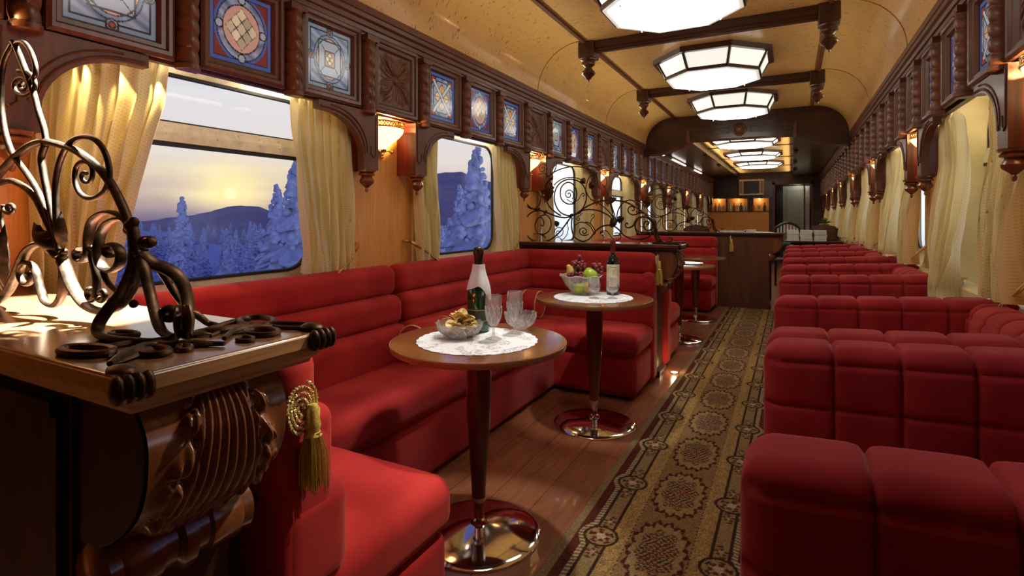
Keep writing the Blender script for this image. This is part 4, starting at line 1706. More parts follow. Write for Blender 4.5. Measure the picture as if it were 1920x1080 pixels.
sc2 = thing('wrought_iron_screen', 'wrought iron scrollwork on the counter behind the fruit bowl and red wine', 'iron screen', (0, YS, 0), 0,
            'wrought iron screens on the counters')
R2 = .0058
for pts, k_ in (
    (((560, 722), (500, 722), (440, 695), (398, 640), (376, 570), (378, 500), (398, 440), (440, 390), (500, 362), (560, 358), (620, 378), (668, 420), (694, 480), (698, 550), (684, 610), (650, 665), (600, 702), (545, 724)), 1),
    (((440, 725), (385, 690), (330, 640), (298, 580), (278, 500), (282, 440), (300, 390), (345, 350)), 1.1),
    (((345, 300), (400, 270), (470, 245), (545, 230), (620, 230), (690, 245), (745, 268), (785, 305)), .9),
    (((370, 420), (410, 380), (470, 350), (540, 338), (600, 345), (660, 372), (690, 400)), .8),
    (((82, 560), (100, 610), (135, 645), (180, 662), (230, 672), (285, 690), (350, 715), (420, 738), (490, 745), (560, 725), (620, 690), (700, 635), (800, 590), (880, 573), (960, 570), (1060, 580), (1130, 602), (1210, 645), (1280, 695), (1340, 750), (1385, 795)), 1.15),
    (((210, 668), (150, 690), (105, 730), (80, 790), (76, 850), (88, 910), (125, 955), (180, 985), (250, 994), (310, 980), (370, 945), (430, 890), (485, 820), (520, 770), (560, 722)), 1.1),
    (((235, 730), (275, 718), (310, 730), (338, 775), (338, 840), (310, 890), (262, 915), (215, 905), (185, 870), (178, 815), (198, 765)), .9),
    (((200, 765), (230, 740), (255, 760), (270, 800), (255, 830), (235, 815)), .9),
    (((95, 490), (140, 474), (190, 480), (225, 508), (236, 555), (222, 610), (185, 650), (140, 655), (100, 630), (84, 580), (90, 520)), .7),
    (((590, 590), (560, 606), (510, 606), (465, 580), (440, 540), (436, 480), (450, 430), (490, 395), (530, 390), (570, 415), (598, 470), (600, 530), (585, 575), (560, 600)), .95),
    (((500, 560), (560, 590), (620, 560), (640, 520), (665, 500), (682, 515), (670, 530), (658, 520)), .6),
    (((370, 900), (385, 865), (415, 845), (450, 855), (465, 890), (448, 925), (415, 935), (395, 912), (402, 882), (420, 880), (424, 895)), .6),
    (((455, 990), (440, 960), (410, 945), (385, 955), (375, 980)), .6),
    (((520, 760), (510, 810), (515, 860), (500, 920), (470, 960), (440, 975)), .6),
    (((555, 745), (548, 810), (555, 880), (575, 935), (615, 970), (665, 985), (715, 970), (750, 940), (785, 890), (830, 850), (880, 828), (935, 822), (985, 835), (1035, 875), (1075, 920), (1130, 950), (1190, 965), (1250, 965), (1310, 950), (1350, 920), (1365, 880)), 1.1),
    (((660, 700), (620, 735), (600, 755), (615, 775), (632, 765), (625, 745)), .6),
    (((575, 830), (630, 795), (690, 800), (735, 830), (765, 880), (780, 920)), .8),
    (((690, 790), (730, 800), (760, 830), (785, 870), (790, 910)), .8), (((740, 800), (755, 760), (775, 740), (778, 720), (760, 715), (752, 735)), .6),
    (((720, 915), (690, 925), (650, 920), (630, 895), (638, 862), (670, 850), (695, 868), (695, 900), (672, 908), (660, 890), (675, 878)), .8),
    (((840, 910), (860, 890), (880, 900), (875, 925), (855, 925)), .6), (((835, 905), (850, 885), (900, 880), (930, 910), (960, 950), (1000, 975), (1040, 960), (1045, 925), (1015, 900), (985, 905)), .7),
    (((985, 775), (970, 720), (950, 640), (930, 570), (910, 500), (885, 440), (860, 410)), .9), (((990, 775), (940, 700), (880, 640), (800, 590), (745, 560), (715, 520), (692, 470)), .8),
    (((978, 785), (930, 730), (880, 700), (820, 675), (760, 665), (700, 665), (640, 680), (590, 715)), 1), (((1000, 775), (985, 720), (960, 640), (945, 590)), .8),
    (((1012, 785), (1008, 740), (1018, 680), (1045, 625), (1085, 585), (1135, 568), (1185, 580), (1222, 612), (1233, 655), (1222, 695), (1190, 716), (1150, 712), (1122, 685), (1125, 648), (1155, 630), (1182, 645), (1180, 672), (1160, 672)), .85),
    (((1125, 850), (1170, 830), (1190, 790), (1215, 755), (1260, 738), (1310, 745), (1350, 775), (1372, 820), (1360, 860), (1325, 875), (1290, 858), (1280, 820), (1295, 788), (1322, 785), (1328, 808), (1308, 815)), 1.1),
    (((1125, 850), (1100, 840), (1095, 815), (1110, 800), (1122, 815)), .9),
    (((1220, 760), (1195, 800), (1195, 850), (1215, 895), (1255, 915), (1300, 905)), 1.2),
    (((1385, 795), (1390, 850), (1392, 910), (1405, 960), (1430, 990), (1465, 998)), 1.7), (((1395, 800), (1410, 870), (1425, 930), (1455, 975), (1500, 998), (1550, 990)), 1.3),
    (((1430, 960), (1490, 1000), (1560, 985), (1562, 955), (1540, 950), (1525, 965)), 1.1),
    (((690, 470), (700, 410), (720, 350), (750, 320), (780, 310)), .7), (((860, 300), (900, 350), (905, 400), (885, 430)), .6),
    (((335, 325), (365, 290), (390, 240), (395, 190)), .8), (((300, 330), (330, 320), (345, 300)), .8),
    (((215, 310), (240, 300), (280, 300), (318, 330)), .7),
):
    iron_part(sc2, S, el(*pts), R2 * k_, 0, seg=6, n=4)
for c_, r0, r1, a0, tn in (((255, 250), 52, 8, .8, -1.7), ((238, 112), 32, 6, 1.2, -1.5), ((520, 512), 55, 8, .9, -1.6)):
    iron_part(sc2, S, espiral(c_, r0, r1, a0, tn), R2 * .75, 0, seg=6, n=1)
for a_, b_, w in (((320, 380), (312, 580), .045), ((320, 340), (368, 360), .03), ((640, 365), (690, 400), .03), ((725, 430), (790, 420), .035), ((945, 545), (965, 600), .04), ((385, 830), (430, 795), .03), ((935, 800), (1010, 810), .05),
                  ((1020, 790), (1085, 745), .03), ((775, 290), (800, 330), .02)):
    leaf_mesh(e2(*a_), e2(*b_), w, .01, depth=.015).build('leaf', IRON, sc2)
for c_ in ((545, 725), (285, 690), (630, 690), (1000, 785), (1385, 795), (210, 665)):
    collar(sc2, e2(*c_), .014)
dup(sc2, (-.02, PY0 + 2 * PSTEP, 0), label='farthest wrought iron scrollwork, on the long counter across the aisle')
# corner spray on the second counter
o = thing('scroll_mount', 'dark leaf mount on the end of the counter behind the wine bottle', 'iron mount', (0, YS, ZC), 0, 'iron mounts lying on the far counters')
for s in (-1, 1):
    MB().tube(smooth_path([(-.95, 0, .006), (-.86, s * .05, .008), (-.80, s * .10, .008), (-.73, s * .15, .006)], 6), .007, 7).build('strand', IRON, o)
    m = MB()
    for k in range(3):
        m.sphere((-.722, s * .15 + (k - 1) * .012, -.012), .014, 8, 6, (.9, .7, 1.3))
    m.build('corner_leaf_cap', IRON, o)


# ================================================================== RED SOFAS (left)
def roll(mb_name, root, x0, x1, y0, y1, z0, z1, r=.055, puff_axis=None):
    return MB().rbox(x0, x1, y0, y1, z0, z1, r, .05).build(mb_name, RED, root, ang=60)


def u_sofa(loc, label):
    r_ = thing('corner_sofa', label, 'sofa', loc, 0, 'red U-shaped sofas on the left')
    xe = -.872
    ROLLS = [(.115, .775, .940), (.160, .625, .785), (.205, .40, .635)]
    ya, ybk, yc_ = .165, 1.745, 3.465
    for (y0, y1) in ((ya + .02, ybk - .003), (ybk + .003, yc_ - .02)):
        for s, z0, z1 in ROLLS:
            roll('back_roll', r_, XL + .022, XL + s + .03, y0, y1, z0, z1)
    for s, z0, z1 in ROLLS:
        roll('back_roll', r_, XL + .03, xe, ya, ya + s, z0, z1)
        roll('back_roll', r_, XL + .03, xe, yc_ - s, yc_, z0, z1)
    # piping seam at each end of the side backs
    roll('seat_cushion', r_, XL + .12, -1.445, ya + .40, yc_ - .40, .29, .455, .06)
    roll('seat_cushion', r_, XL + .25, xe - .01, ya + .09, ya + .635, .275, .44, .06)
    roll('seat_cushion', r_, XL + .25, xe - .01, yc_ - .60, yc_ - .09, .275, .44, .06)
    roll('base', r_, XL + .05, -1.462, ya + .3, yc_ - .3, .015, .30, .03)
    roll('base', r_, XL + .05, xe - .02, ya + .12, ya + .615, .015, .29, .05)
    roll('base', r_, XL + .05, xe - .02, yc_ - .585, yc_ - .10, .015, .29, .05)
    roll('end_post', r_, xe - .09, xe - .004, ya + .002, ya + .155, .015, .80, .035)
    roll('end_post', r_, xe - .09, xe - .004, yc_ - .155, yc_ - .002, .015, .80, .035)
    return r_


us = u_sofa((0, PY0, 0), 'red velvet U-shaped sofa in the nearest left bay, around the two laid round tables')
dup(us, (0, PY0 + PSTEP, 0), label='red velvet U-shaped sofa in the second left bay, behind the fruit and wine')


# round bolsters
def bolster(loc, axis, label):
    r_ = thing('bolster_cushion', label, 'cushion', loc, 0, 'round red bolsters')
    L, R0 = (.14 if axis == 'x' else .30), .10
    pr = [(0, 0), (.07, .004), (.09, .008), (R0, .02), (R0, L - .02), (.09, L - .008), (.07, L - .004), (0, L)]

    def turn(m):
        if axis == 'x':
            m.v = [(z, x, y) for x, y, z in m.v]
        else:
            m.v = [(y, z, x) for x, y, z in m.v]
    m = MB().lathe(pr, 28)
    turn(m)
    m.build('cover', RED, r_, ang=50)
    for z in (.012, L - .012):
        m = MB().tube([(.097 * cos(2 * PI * i / 30), .097 * sin(2 * PI * i / 30), z) for i in range(31)], .005, 6)
        turn(m)
        m.build('gold_piping', GOLD, r_)
    return r_


bolster((-1.79, 3.62, .55), 'x', 'round red bolster with gold piping in the far corner of the nearest sofa')
bolster((-1.69, 2.14, .555), 'y', 'red bolster with gold piping on the sofa behind the crisps bowl')


# ------------------------------------------------------------------ gold tassels
def tassel(loc, label, full):
    r_ = thing('gold_tassel', label, 'tassel', loc, 0, 'gold tassels on the sofa ends')
    # coiled cord rosette
    path = []
    n = 150
    for i in range(n + 1):
        t = i / n
        a = 2 * PI * 4.2 * t
        rr = .004 + .034 * t
        path.append((.006 + .003 * sin(a * 2), -.008 + rr * 1.02 * cos(a), .045 + rr * 1.42 * sin(a)))
    m = MB()
    P = [Vector(p) for p in path]
    turns = 62
    for s in range(3 if full else 1):
        pts = []
        for i, p in enumerate(P):
            t = (P[min(i + 1, n)] - P[max(i - 1, 0)]).normalized()
            a_ = t.cross(Vector((1, 0, 0))).normalized()
            b_ = t.cross(a_)
            an = 2 * PI * (turns * i / n + s / 3)
            pts.append(p + (a_ * cos(an) + b_ * sin(an)) * .0022)
        m.tube(pts, .0024 if full else .0036, 5)
    m.build('cord_rosette', GOLD, r_)
    m = MB().lathe([(.0, .052), (.008, .05), (.014, .04), (.013, .02), (.016, .008), (.013, -.004), (.018, -.012)], 14, (.016, .012, 0))
    m.build('tassel_head', GOLD2, r_)
    rg = random.Random(3)
    m = MB()
    for k in range(110 if full else 26):
        a = rg.uniform(0, 2 * PI)
        r0 = .016 * math.sqrt(rg.random())
        r1 = r0 * rg.uniform(1.2, 1.9)
        L = rg.uniform(.10, .125)
        m.tube([(.016 + r0 * cos(a), .012 + r0 * sin(a), -.005), (.017 + r1 * cos(a), .014 + r1 * sin(a), -.05), (.017 + r1 * 1.05 * cos(a), .015 + r1 * sin(a) * 1.05, -L)], .0011 if full else .0025, 4)
    fr = m.build('fringe', GOLD2, r_)
    fr['kind'] = 'stuff'
    return r_


tassel((-.866, .750, .775), 'large gold cord tassel on the end of the nearest sofa beside the carved corbel', True)
ft = tassel((-.866, 3.905, .83), 'small gold tassel on the sofa end under the wine bottle counter, near side', False)
dup(ft, (-.866, 4.42, .83), label='small gold tassel on the far side of the wine bottle counter')
dup(ft, (-.72, 7.60, .86), label='small gold tassel on the red sofa end before the long dark counter')


# ================================================================== CRIMSON SIDE SEATS (right)
SEAM_X = [-.048 + .147 * i for i in range(1, 6)]
SEAM_Z = (.805, .685, .42)
SEAM_Y = [.03 + .147 * i for i in range(1, 6)]


def groove(d):
    return .004 * math.exp(-(d / .016) ** 2) + .011 * math.exp(-(d / .0048) ** 2)


def quilt(p, n):
    x, y, z = p
    k = 0
    if abs(n[1]) > .2 or abs(n[2]) > .2:
        for c in SEAM_X:
            k -= groove(x - c)
    if abs(n[1]) > .5:
        for c in SEAM_Z:
            k -= groove(z - c) * .8
    return k


def quilt_y(p, n):
    x, y, z = p
    k = 0
    for c in SEAM_Y:
        k -= groove(y - c)
    if abs(n[0]) > .5:
        k -= groove(z - .795) * .7
    return k


def rise(m):
    m.v = [(x, y, z + .045 * ((x + .055) / .85) * max(0, z / .84)) for x, y, z in m.v]
    return m


arm_me = rise(MB().rbox(-.070, XR - .035, 0, .175, .02, .845, .052, .03, quilt, (SEAM_X, (), SEAM_Z))).mesh('side_arm', CRIMSON, 70)
wb_me = rise(MB().rbox(XR - .215, XR - .05, .06, .905, .30, .835, .070, .03, quilt_y, ((), SEAM_Y, (.795,)))).mesh('wall_back', CRIMSON, 70)
st_me = MB().rbox(-.04, XR - .16, .15, .82, .26, .43, .06, .05).mesh('seat_cushion', CRIMSON, 60)
bs_me = MB().rbox(-.02, XR - .05, .1, .87, .015, .28, .03, .1).mesh('base', CRIMSON, 60)
RS = [(.842, 'crimson quilted side seat in the right foreground, its arm nearest the camera'), (1.810, 'crimson quilted side seat, second from the camera on the right of the carpet'),
      (3.56, 'crimson quilted side seat, third from the camera on the right of the carpet'), (5.13, 'crimson quilted side seat, fourth from the camera on the right'),
      (6.62, 'crimson quilted side seat, farthest of those right of the carpet')]
for i, (y, lab) in enumerate(RS):
    r_ = thing('tub_armchair', lab, 'armchair', (0, y, 0), 0, 'crimson quilted side seats on the right')
    place('side_arm', arm_me, r_)
    place('side_arm', arm_me, r_, (0, .79, 0))
    place('wall_back', wb_me, r_)
    place('seat_cushion', st_me, r_)
    place('base', bs_me, r_)

# ================================================================== CARPET RUNNER
RX0, RX1, RY0, RY1 = -.755, -.095, -.25, 7.60


def rug_cols(U, V):
    X = (U - .5) * (RX1 - RX0)
    Y = RY0 + V * (RY1 - RY0)
    n = len(X)
    hs = np.random.default_rng(3)
    grain = hs.random(n)
    TAN, GOLDC, DARK, MAR, CRM, BEI = [np.array(c) for c in ((.30, .20, .085), (.35, .215, .075), (.045, .020, .012), (.10, .022, .014), (.46, .36, .22), (.25, .17, .08))]
    c = np.tile(TAN, (n, 1))
    ax = np.abs(X)
    P_ = .4495
    yy = ((Y - 2.37) / P_ + .5) % 1 - .5
    dy = yy * P_
    c[ax < .108] = TAN * np.array([.92, .82, .8])
    dia = (np.floor((X + Y) / .012) % 2 == 0) & (ax < .108)
    c[dia] = c[dia] * .86
    g = (ax >= .108) & (ax < .172)
    c[g] = GOLDC
    mot = np.sin(X * 310 + 3 * np.sin(Y * 90)) * np.sin(Y * 260 + 2 * np.sin(X * 140))
    c[g & (mot > .35)] = GOLDC * 1.35
    c[g & (mot < -.55)] = TAN * .7
    b = (ax >= .176) & (ax < .232)
    c[b] = TAN * .95
    ln = (abs(ax - .174) < .0045) | (abs(ax - .234) < .0045)
    thin = (abs(ax - .109) < .002) & (np.floor(Y / .012) % 2 == 0)
    c[thin] = DARK
    br = (ax >= .238) & (ax < .262)
    node = np.hypot((ax - .206) / 1.0, dy)
    bump = np.where(abs(dy) < .075, .028 * np.cos(dy / .075 * PI / 2), 0)
    br = (ax - bump >= .238) & (ax - bump < .260)
    brd = np.floor((Y + ax * .3) / .010) % 2 == 0
    mar = (ax - bump >= .262) & (ax < .297)
    c[(ax > .234)] = MAR
    c[ax >= .297] = BEI
    c[br] = np.where(brd[br][:, None], CRM, TAN * .6)
    c[ln] = DARK
    # nodes
    nd = node < .062
    c[nd] = TAN * 1.05
    c[abs(node - .060) < .006] = DARK
    fl = node < .020
    c[fl] = CRM
    a = np.arctan2(dy, ax - .206)
    c[(abs(node - .026) < .008) & (np.sin(a * 6) > -.3)] = MAR * 1.2
    c[(abs(node - .042) < .006) & (np.sin(a * 5 + 1) > .2)] = DARK * 1.5
    # little flowers along the band
    for off in (.105, -.105):
        q = np.hypot(ax - .205, dy - off)
        qa = np.arctan2(dy - off, ax - .205)
        c[(q < .024) & (q > .009) & (np.sin(qa * 5) > -.1)] = MAR * 1.3
        c[q < .009] = CRM * .8
        c[(abs(q - .034) < .005) & (np.sin(qa * 4 + .7) > .3)] = DARK * 1.6
    # medallions
    qx, qy = X / .104, dy / .205
    rr = (np.abs(qx) ** 2.4 + np.abs(qy) ** 2.4) ** (1 / 2.4)
    th = np.arctan2(qy, qx)
    ed = .92 + .055 * np.sin(th * 14)
    c[rr < ed] = TAN * 1.08
    c[np.abs(rr - ed) < .055 + .035 * np.sin(th * 28)] = MAR * .8
    ins = rr < .66 + .06 * np.sin(th * 8)
    pat = np.sin(X * 150 + 2.2 * np.sin(dy * 75)) * np.sin(dy * 120 + 2 * np.sin(X * 95))
    pat2 = np.sin(X * 260 + dy * 60) * np.sin(dy * 230 - X * 40)
    c[ins & (pat > .02)] = MAR * 1.4
    c[ins & (pat < -.38)] = DARK * 1.6
    c[ins & (pat2 > .55)] = CRM * .75
    return c * (.74 + .24 * grain[:, None])


rug_me = col_mesh('carpet_runner', rug_cols, 165, 1900, RUG, lambda U, V: np.stack([(RX0 + RX1) / 2 + (U - .5) * (RX1 - RX0), RY0 + V * (RY1 - RY0), np.full_like(U, .008)], 1))
rr_ = thing('carpet_runner', 'long patterned brown and gold carpet runner down the aisle', 'carpet', (0, 0, 0))
place('woven_pile', rug_me, rr_)
MB().box(RX0, RX1, RY0, RY1, .0005, .0075).build('backing', simple('jute_backing', (.2, .13, .06), .9), rr_, ang=0)

# floor light
fl = thing('floor_light', 'small round lit floor lamp beside the far sofa end', 'floor lamp', (-.80, 4.22, 0))
MB().lathe([(.0, .004), (.026, .004)], 20).build('lens', emit('floor_lens', (1, .85, .6), 14), fl)
MB().lathe([(.026, .005), (.034, .004), (.036, .0)], 20).build('rim', CHROME, fl)
point('floor_lamp_bulb', (-.80, 4.22, .06), .8, (1, .7, .35), .02)


# ================================================================== ROUND TABLES
def round_table(loc, label):
    r_ = thing('pedestal_table', label, 'table', loc, 0, 'round pedestal tables')
    zt = .734
    MB().lathe([(0, zt - .026), (.300, zt - .026), (.326, zt - .024), (.333, zt - .015), (.333, zt - .006), (.330, zt - .001), (.322, zt), (0, zt)], 64).build('tabletop', TABLE_W, r_, ang=35)
    MB().lathe([(.3275, zt - .003), (.333, zt - .002), (.334, zt - .012), (.331, zt - .022)], 64).build('edge_band', OAK_EDGE, r_, ang=40)
    MB().lathe([(.040, zt - .026), (.042, zt - .04), (.047, .64), (.049, .58), (.047, .48), (.040, .36), (.033, .26), (.027, .17), (.026, .13)], 28).build('column', COLUMN_W, r_, ang=50)
    MB().lathe([(.027, .14), (.027, .125), (.019, .122), (.019, .06), (.027, .055), (.030, .045), (.034, .038)], 24).build('chrome_sleeve', CHROME, r_, ang=30)
    MB().lathe([(.02, .042), (.06, .038), (.12, .031), (.18, .022), (.215, .014), (.228, .010), (.234, .005), (.234, 0)], 56).build('base_disc', CHROME, r_, ang=30)
    return r_


TX = (-1.054, 1.739), (-1.015, 2.967), (-.98, 5.40), (-1.0, 6.55)
rt = round_table((*TX[0], 0), 'round wooden pedestal table nearest the camera, laid with champagne and crisps')
dup(rt, (*TX[1], 0), label='round wooden pedestal table holding the fruit bowl and red wine')
dup(rt, (*TX[2], 0), label='round wooden pedestal table in the second bay with a small basket')
dup(rt, (*TX[3], 0), label='round wooden pedestal table in the second bay, farthest of the four')
ZTT = .7345


# ------------------------------------------------------------------ lace doilies
def doily(loc, R0, label):
    m = MB()
    n = 120
    loops = []
    for k, f_ in enumerate((0, .3, .55, .56, .72, .73, .86, .87, .95, 1.0)):
        z = .0028 if k in (2, 4, 6) else .0018
        lp = []
        for i in range(n):
            a = 2 * PI * i / n
            sc_ = 1 + (.028 * abs(sin(a * 15)) if k == 9 else 0) + (.02 * sin(a * 30) if k in (3, 5, 7) else 0)
            lp.append((R0 * max(f_, .002) * sc_ * cos(a), R0 * max(f_, .002) * sc_ * sin(a), z))
        loops.append(lp)
    loops.append([(x, y, 0.0003) for x, y, z in loops[-1]])
    m.loft(loops)
    o = m.build('lace_doily', LACE_D, None, loc, ang=50)
    return tag(o, label, 'doily', 'round lace doilies')


LACE_D, nt, b = principled('white_lace')
t = N(nt, 'ShaderNodeTexCoord')
v_ = N(nt, 'ShaderNodeTexVoronoi')
v_.inputs['Scale'].default_value = 70
v_.feature = 'DISTANCE_TO_EDGE'
nt.links.new(t.outputs['Object'], v_.inputs['Vector'])
n = N(nt, 'ShaderNodeTexNoise')
n.inputs['Scale'].default_value = 14
n.inputs['Detail'].default_value = 1
nt.links.new(t.outputs['Object'], n.inputs['Vector'])
holes = M(nt, 'MULTIPLY', MR(nt, v_.outputs['Distance'], .05, .14), MR(nt, n.outputs['Fac'], .48, .56))
nt.links.new(MIX(nt, holes, (.85, .87, .90), (.50, .50, .54)), b.inputs['Base Color'])
b.inputs['Roughness'].default_value = .9
doily((-1.052, 1.725, ZTT), .223, 'round white lace doily on the nearest table under the champagne')
doily((-1.02, 2.96, ZTT), .223, 'round white lace doily under the fruit bowl')
doily((-.99, 5.40, ZTT), .21, 'round white lace doily on the table in the second bay')
ZD = ZTT + .003


# ------------------------------------------------------------------ glassware
def flute(loc, label):
    r_ = thing('champagne_glass', label, 'glass', loc, 0, 'cut crystal champagne glasses')
    MB().lathe([(.030, .168), (.0315, .15), (.0315, .11), (.027, .075), (.017, .055), (.008, .048), (.0065, .048), (.016, .058), (.025, .078), (.0295, .11), (.0295, .15), (.0285, .168)], 28).build('cup', CRYSTAL, r_, ang=40)
    m = MB()
    for k in range(10):
        a = 2 * PI * k / 10
        m.tube([(.017 * cos(a), .017 * sin(a), .056), (.0275 * cos(a), .0275 * sin(a), .078), (.0322 * cos(a + .25), .0322 * sin(a + .25), .105), (.032 * cos(a + .45), .032 * sin(a + .45), .125)], .0016, 5)
        m.tube([(.017 * cos(a), .017 * sin(a), .056), (.0275 * cos(a), .0275 * sin(a), .078), (.0322 * cos(a - .25), .0322 * sin(a - .25), .105), (.032 * cos(a - .45), .032 * sin(a - .45), .125)], .0016, 5)
    m.build('cut_facets', CUT, r_)
    MB().lathe([(.007, .05), (.005, .04), (.005, .02), (.008, .010), (.022, .005), (.031, .002), (.031, 0)], 24).build('foot', CRYSTAL, r_, ang=40)
    return r_


CUT = clear_glass('cut_crystal_facets', (.98, .98, .98), .12, .58)
flute((-1.0, 1.757, ZD), 'cut crystal champagne glass beside the crisps bowl, nearer of two')
dup(bpy.data.objects['champagne_glass'], (-.976, 1.886, ZD), label='cut crystal champagne glass in front of the frilled crystal dish')


def cut_bowl(loc, R0, H, label):
    r_ = thing('crystal_bowl', label, 'bowl', loc, 0, 'cut crystal bowls')
    n = 48
    loops = []
    for rr, z, j in ((.45, .0, 0), (.5, .004, 0), (.62, .010, .01), (.86, H * .4, .02), (.98, H * .75, .02), (1.03, H, .05), (.97, H - .003, .05), (.92, H * .72, 0), (.8, H * .4, 0), (.5, .014, 0), (.02, .012, 0)):
        loops.append([(R0 * rr * (1 + j * sin(a * 12)) * cos(a), R0 * rr * (1 + j * sin(a * 12)) * sin(a), z + (.006 * abs(sin(a * 12)) if j == .05 else 0))
                      for a in [2 * PI * i / n for i in range(n)]])
    MB().loft(loops, True, True, True).build('bowl_body', CRYSTAL, r_, ang=30)
    m = MB()
    for k in range(14):
        a = 2 * PI * k / 14
        for s in (-1, 1):
            m.tube([(R0 * .6 * cos(a), R0 * .6 * sin(a), .009), (R0 * .87 * cos(a + s * .2), R0 * .87 * sin(a + s * .2), H * .4), (R0 * 1.0 * cos(a + s * .4), R0 * 1.0 * sin(a + s * .4), H * .78)], .0016, 5)
    m.build('cut_facets', CUT, r_)
    return r_


cut_bowl((-1.135, 1.731, ZD), .088, .055, 'cut crystal bowl heaped with potato crisps on the nearest table')
cut_bowl((-1.0, 1.985, ZD), .066, .062, 'frilled cut crystal dish behind the champagne glasses')
CRISP = simple('potato_crisp', (.88, .66, .28), .6, vary=.22, nscale=60)
rg = random.Random(5)


def crisp_mesh(k):
    r0 = rg.uniform(.019, .026)
    b1, b2 = rg.uniform(4, 13), rg.uniform(-9, 9)
    m = MB()
    P = []
    for z in (0, .0012):
        P.append([(r0 * (1 + .1 * sin(3 * a + k)) * cos(a), r0 * .85 * sin(a), b1 * (r0 * cos(a)) ** 2 + b2 * r0 * r0 * cos(a) * sin(a) + z) for a in [2 * PI * i / 16 for i in range(16)]])
    c0 = [(0.0005 * cos(a), 0.0005 * sin(a), 0) for a in [2 * PI * i / 16 for i in range(16)]]
    c1 = [(x, y, .0012) for x, y, z in c0]
    m.loft([c0, P[0], P[1], c1], True, True, True)
    return m.mesh('potato_crisp', CRISP, 60)


cm = [crisp_mesh(k) for k in range(5)]
for i in range(64):
    lay = i / 64
    a = rg.uniform(0, 2 * PI)
    rad = (.060 if lay < .5 else .048 if lay < .8 else .022) * math.sqrt(rg.random())
    z = ZD + .022 + .066 * lay
    o = place('potato_crisp', cm[i % 5], None, (-1.135 + rad * cos(a), 1.731 + rad * sin(a), z))
    o.rotation_euler = (rg.uniform(-.7, .7), rg.uniform(-.7, .7), rg.uniform(0, 6))
    tag(o, 'golden potato crisp heaped in the crystal bowl on the nearest table', 'crisp', 'potato crisps in the crystal bowl')

# champagne bottle with napkin
BOT_G = simple('dark_green_bottle', (.006, .05, .018), .06, 0, vary=.1)
BOT_G.node_tree.nodes['Principled BSDF'].inputs['Coat Weight'].default_value = 1
FOIL = simple('black_gold_foil', (.05, .035, .015), .35, .7, vary=.5, nscale=90)
cb = thing('champagne_bottle', 'dark green champagne bottle with foil neck on the nearest table', 'bottle', (-1.128, 1.859, ZD))
MB().lathe([(0, .004), (.036, 0), (.044, .004), (.0465, .015), (.0465, .14), (.044, .165), (.036, .195), (.025, .225), (.018, .25), (.0155, .27), (.0150, .275)], 32).build('glass_body', BOT_G, cb, ang=50)
MB().lathe([(.0165, .245), (.0165, .29), (.019, .298), (.0185, .305), (.021, .312), (.0215, .326), (.0195, .336), (.012, .342), (0, .343)], 24).build('foil_cap', FOIL, cb, ang=40)
MB().lathe([(.0470, .045), (.0470, .095)], 32, (0, 0, 0), -2.4, .6).build('bottle_label', simple('dark_label', (.05, .05, .04), .5), cb)
m = MB()
for z in (.047, .09):
    m.tube([(.0474 * cos(a), .0474 * sin(a), z) for a in [-2.3 + 2.8 * i / 20 for i in range(21)]], .0008, 4)
m.build('label_rule', GOLD, cb)
m = MB()


def napk(u, v):
    a = 2 * PI * u - 1.3
    z = .272 - v * (.085 + .060 * (max(0, cos(a - .25)) ** 3) + .02 * max(0, cos(a + 2.6)))
    rb = float(np.interp(z, [.10, .14, .165, .195, .225, .25, .28], [.052, .0505, .049, .043, .033, .026, .023]))
    return ((rb + .002 * sin(a * 5)) * cos(a), (rb + .002 * sin(a * 5)) * sin(a), z)


m.grid(napk, 48, 16, wrap=True)
tag(m.build('napkin', WHITE, None, (-1.128, 1.859, ZD), ang=80), 'white napkin wrapped round the neck of the champagne bottle', 'napkin')

# wine bottle
BOT_R = simple('dark_wine_bottle', (.008, .006, .005), .06, 0, vary=.1)
wb = thing('wine_bottle', 'dark red wine bottle with cream label beside the fruit bowl', 'bottle', (-.944, 3.10, ZD))
MB().lathe([(0, .004), (.034, 0), (.0385, .005), (.0385, .19), (.036, .205), (.026, .222), (.0155, .236), (.0145, .25), (.0145, .262)], 32).build('glass_body', BOT_R, wb, ang=50)
MB().lathe([(.0155, .252), (.0150, .30), (.0165, .302), (.0165, .318), (.0150, .326), (0, .327)], 24).build('capsule', simple('wine_capsule', (.16, .02, .02), .35, .2), wb, ang=40)
MB().lathe([(.0390, .05), (.0390, .182)], 40, (0, 0, 0), -2.6, .9).build('bottle_label', simple('cream_label', (.72, .66, .50), .7), wb)
LBL = simple('label_print', (.25, .20, .13), .7)
m = MB()


def on_label(a0, a1, z, t_):
    P = [(.0393 * cos(a), .0393 * sin(a), z) for a in np.linspace(a0, a1, 10)]
    m.loft([[(x, y, z + t_) for x, y, z in P], [(x, y, z - t_) for x, y, z in P]], closed=False)


for z, w in ((.165, .55), (.145, .18), (.136, .12), (.127, .18), (.10, .5), (.092, .38), (.068, .6)):
    on_label(-1.2 - w, -1.2 + w, z, .0012)
m.build('label_print', LBL, wb, ang=0)


def snifter(loc, label):
    r_ = thing('wine_glass', label, 'glass', loc, 0, 'stemmed wine glasses by the red wine')
    MB().lathe([(.026, .118), (.033, .09), (.036, .07), (.034, .052), (.024, .038), (.008, .032), (.006, .033), (.022, .040), (.032, .054), (.0345, .07), (.0315, .09), (.025, .118)], 28).build('cup', CRYSTAL, r_, ang=40)
    MB().lathe([(.008, .034), (.0045, .026), (.0045, .014), (.008, .008), (.024, .004), (.030, .002), (.030, 0)], 24).build('foot', CRYSTAL, r_, ang=40)
    return r_


sn = snifter((-.994, 2.905, ZD), 'empty stemmed glass in front of the fruit bowl')
dup(sn, (-.900, 2.945, ZD), label='empty stemmed glass in front of the wine bottle')

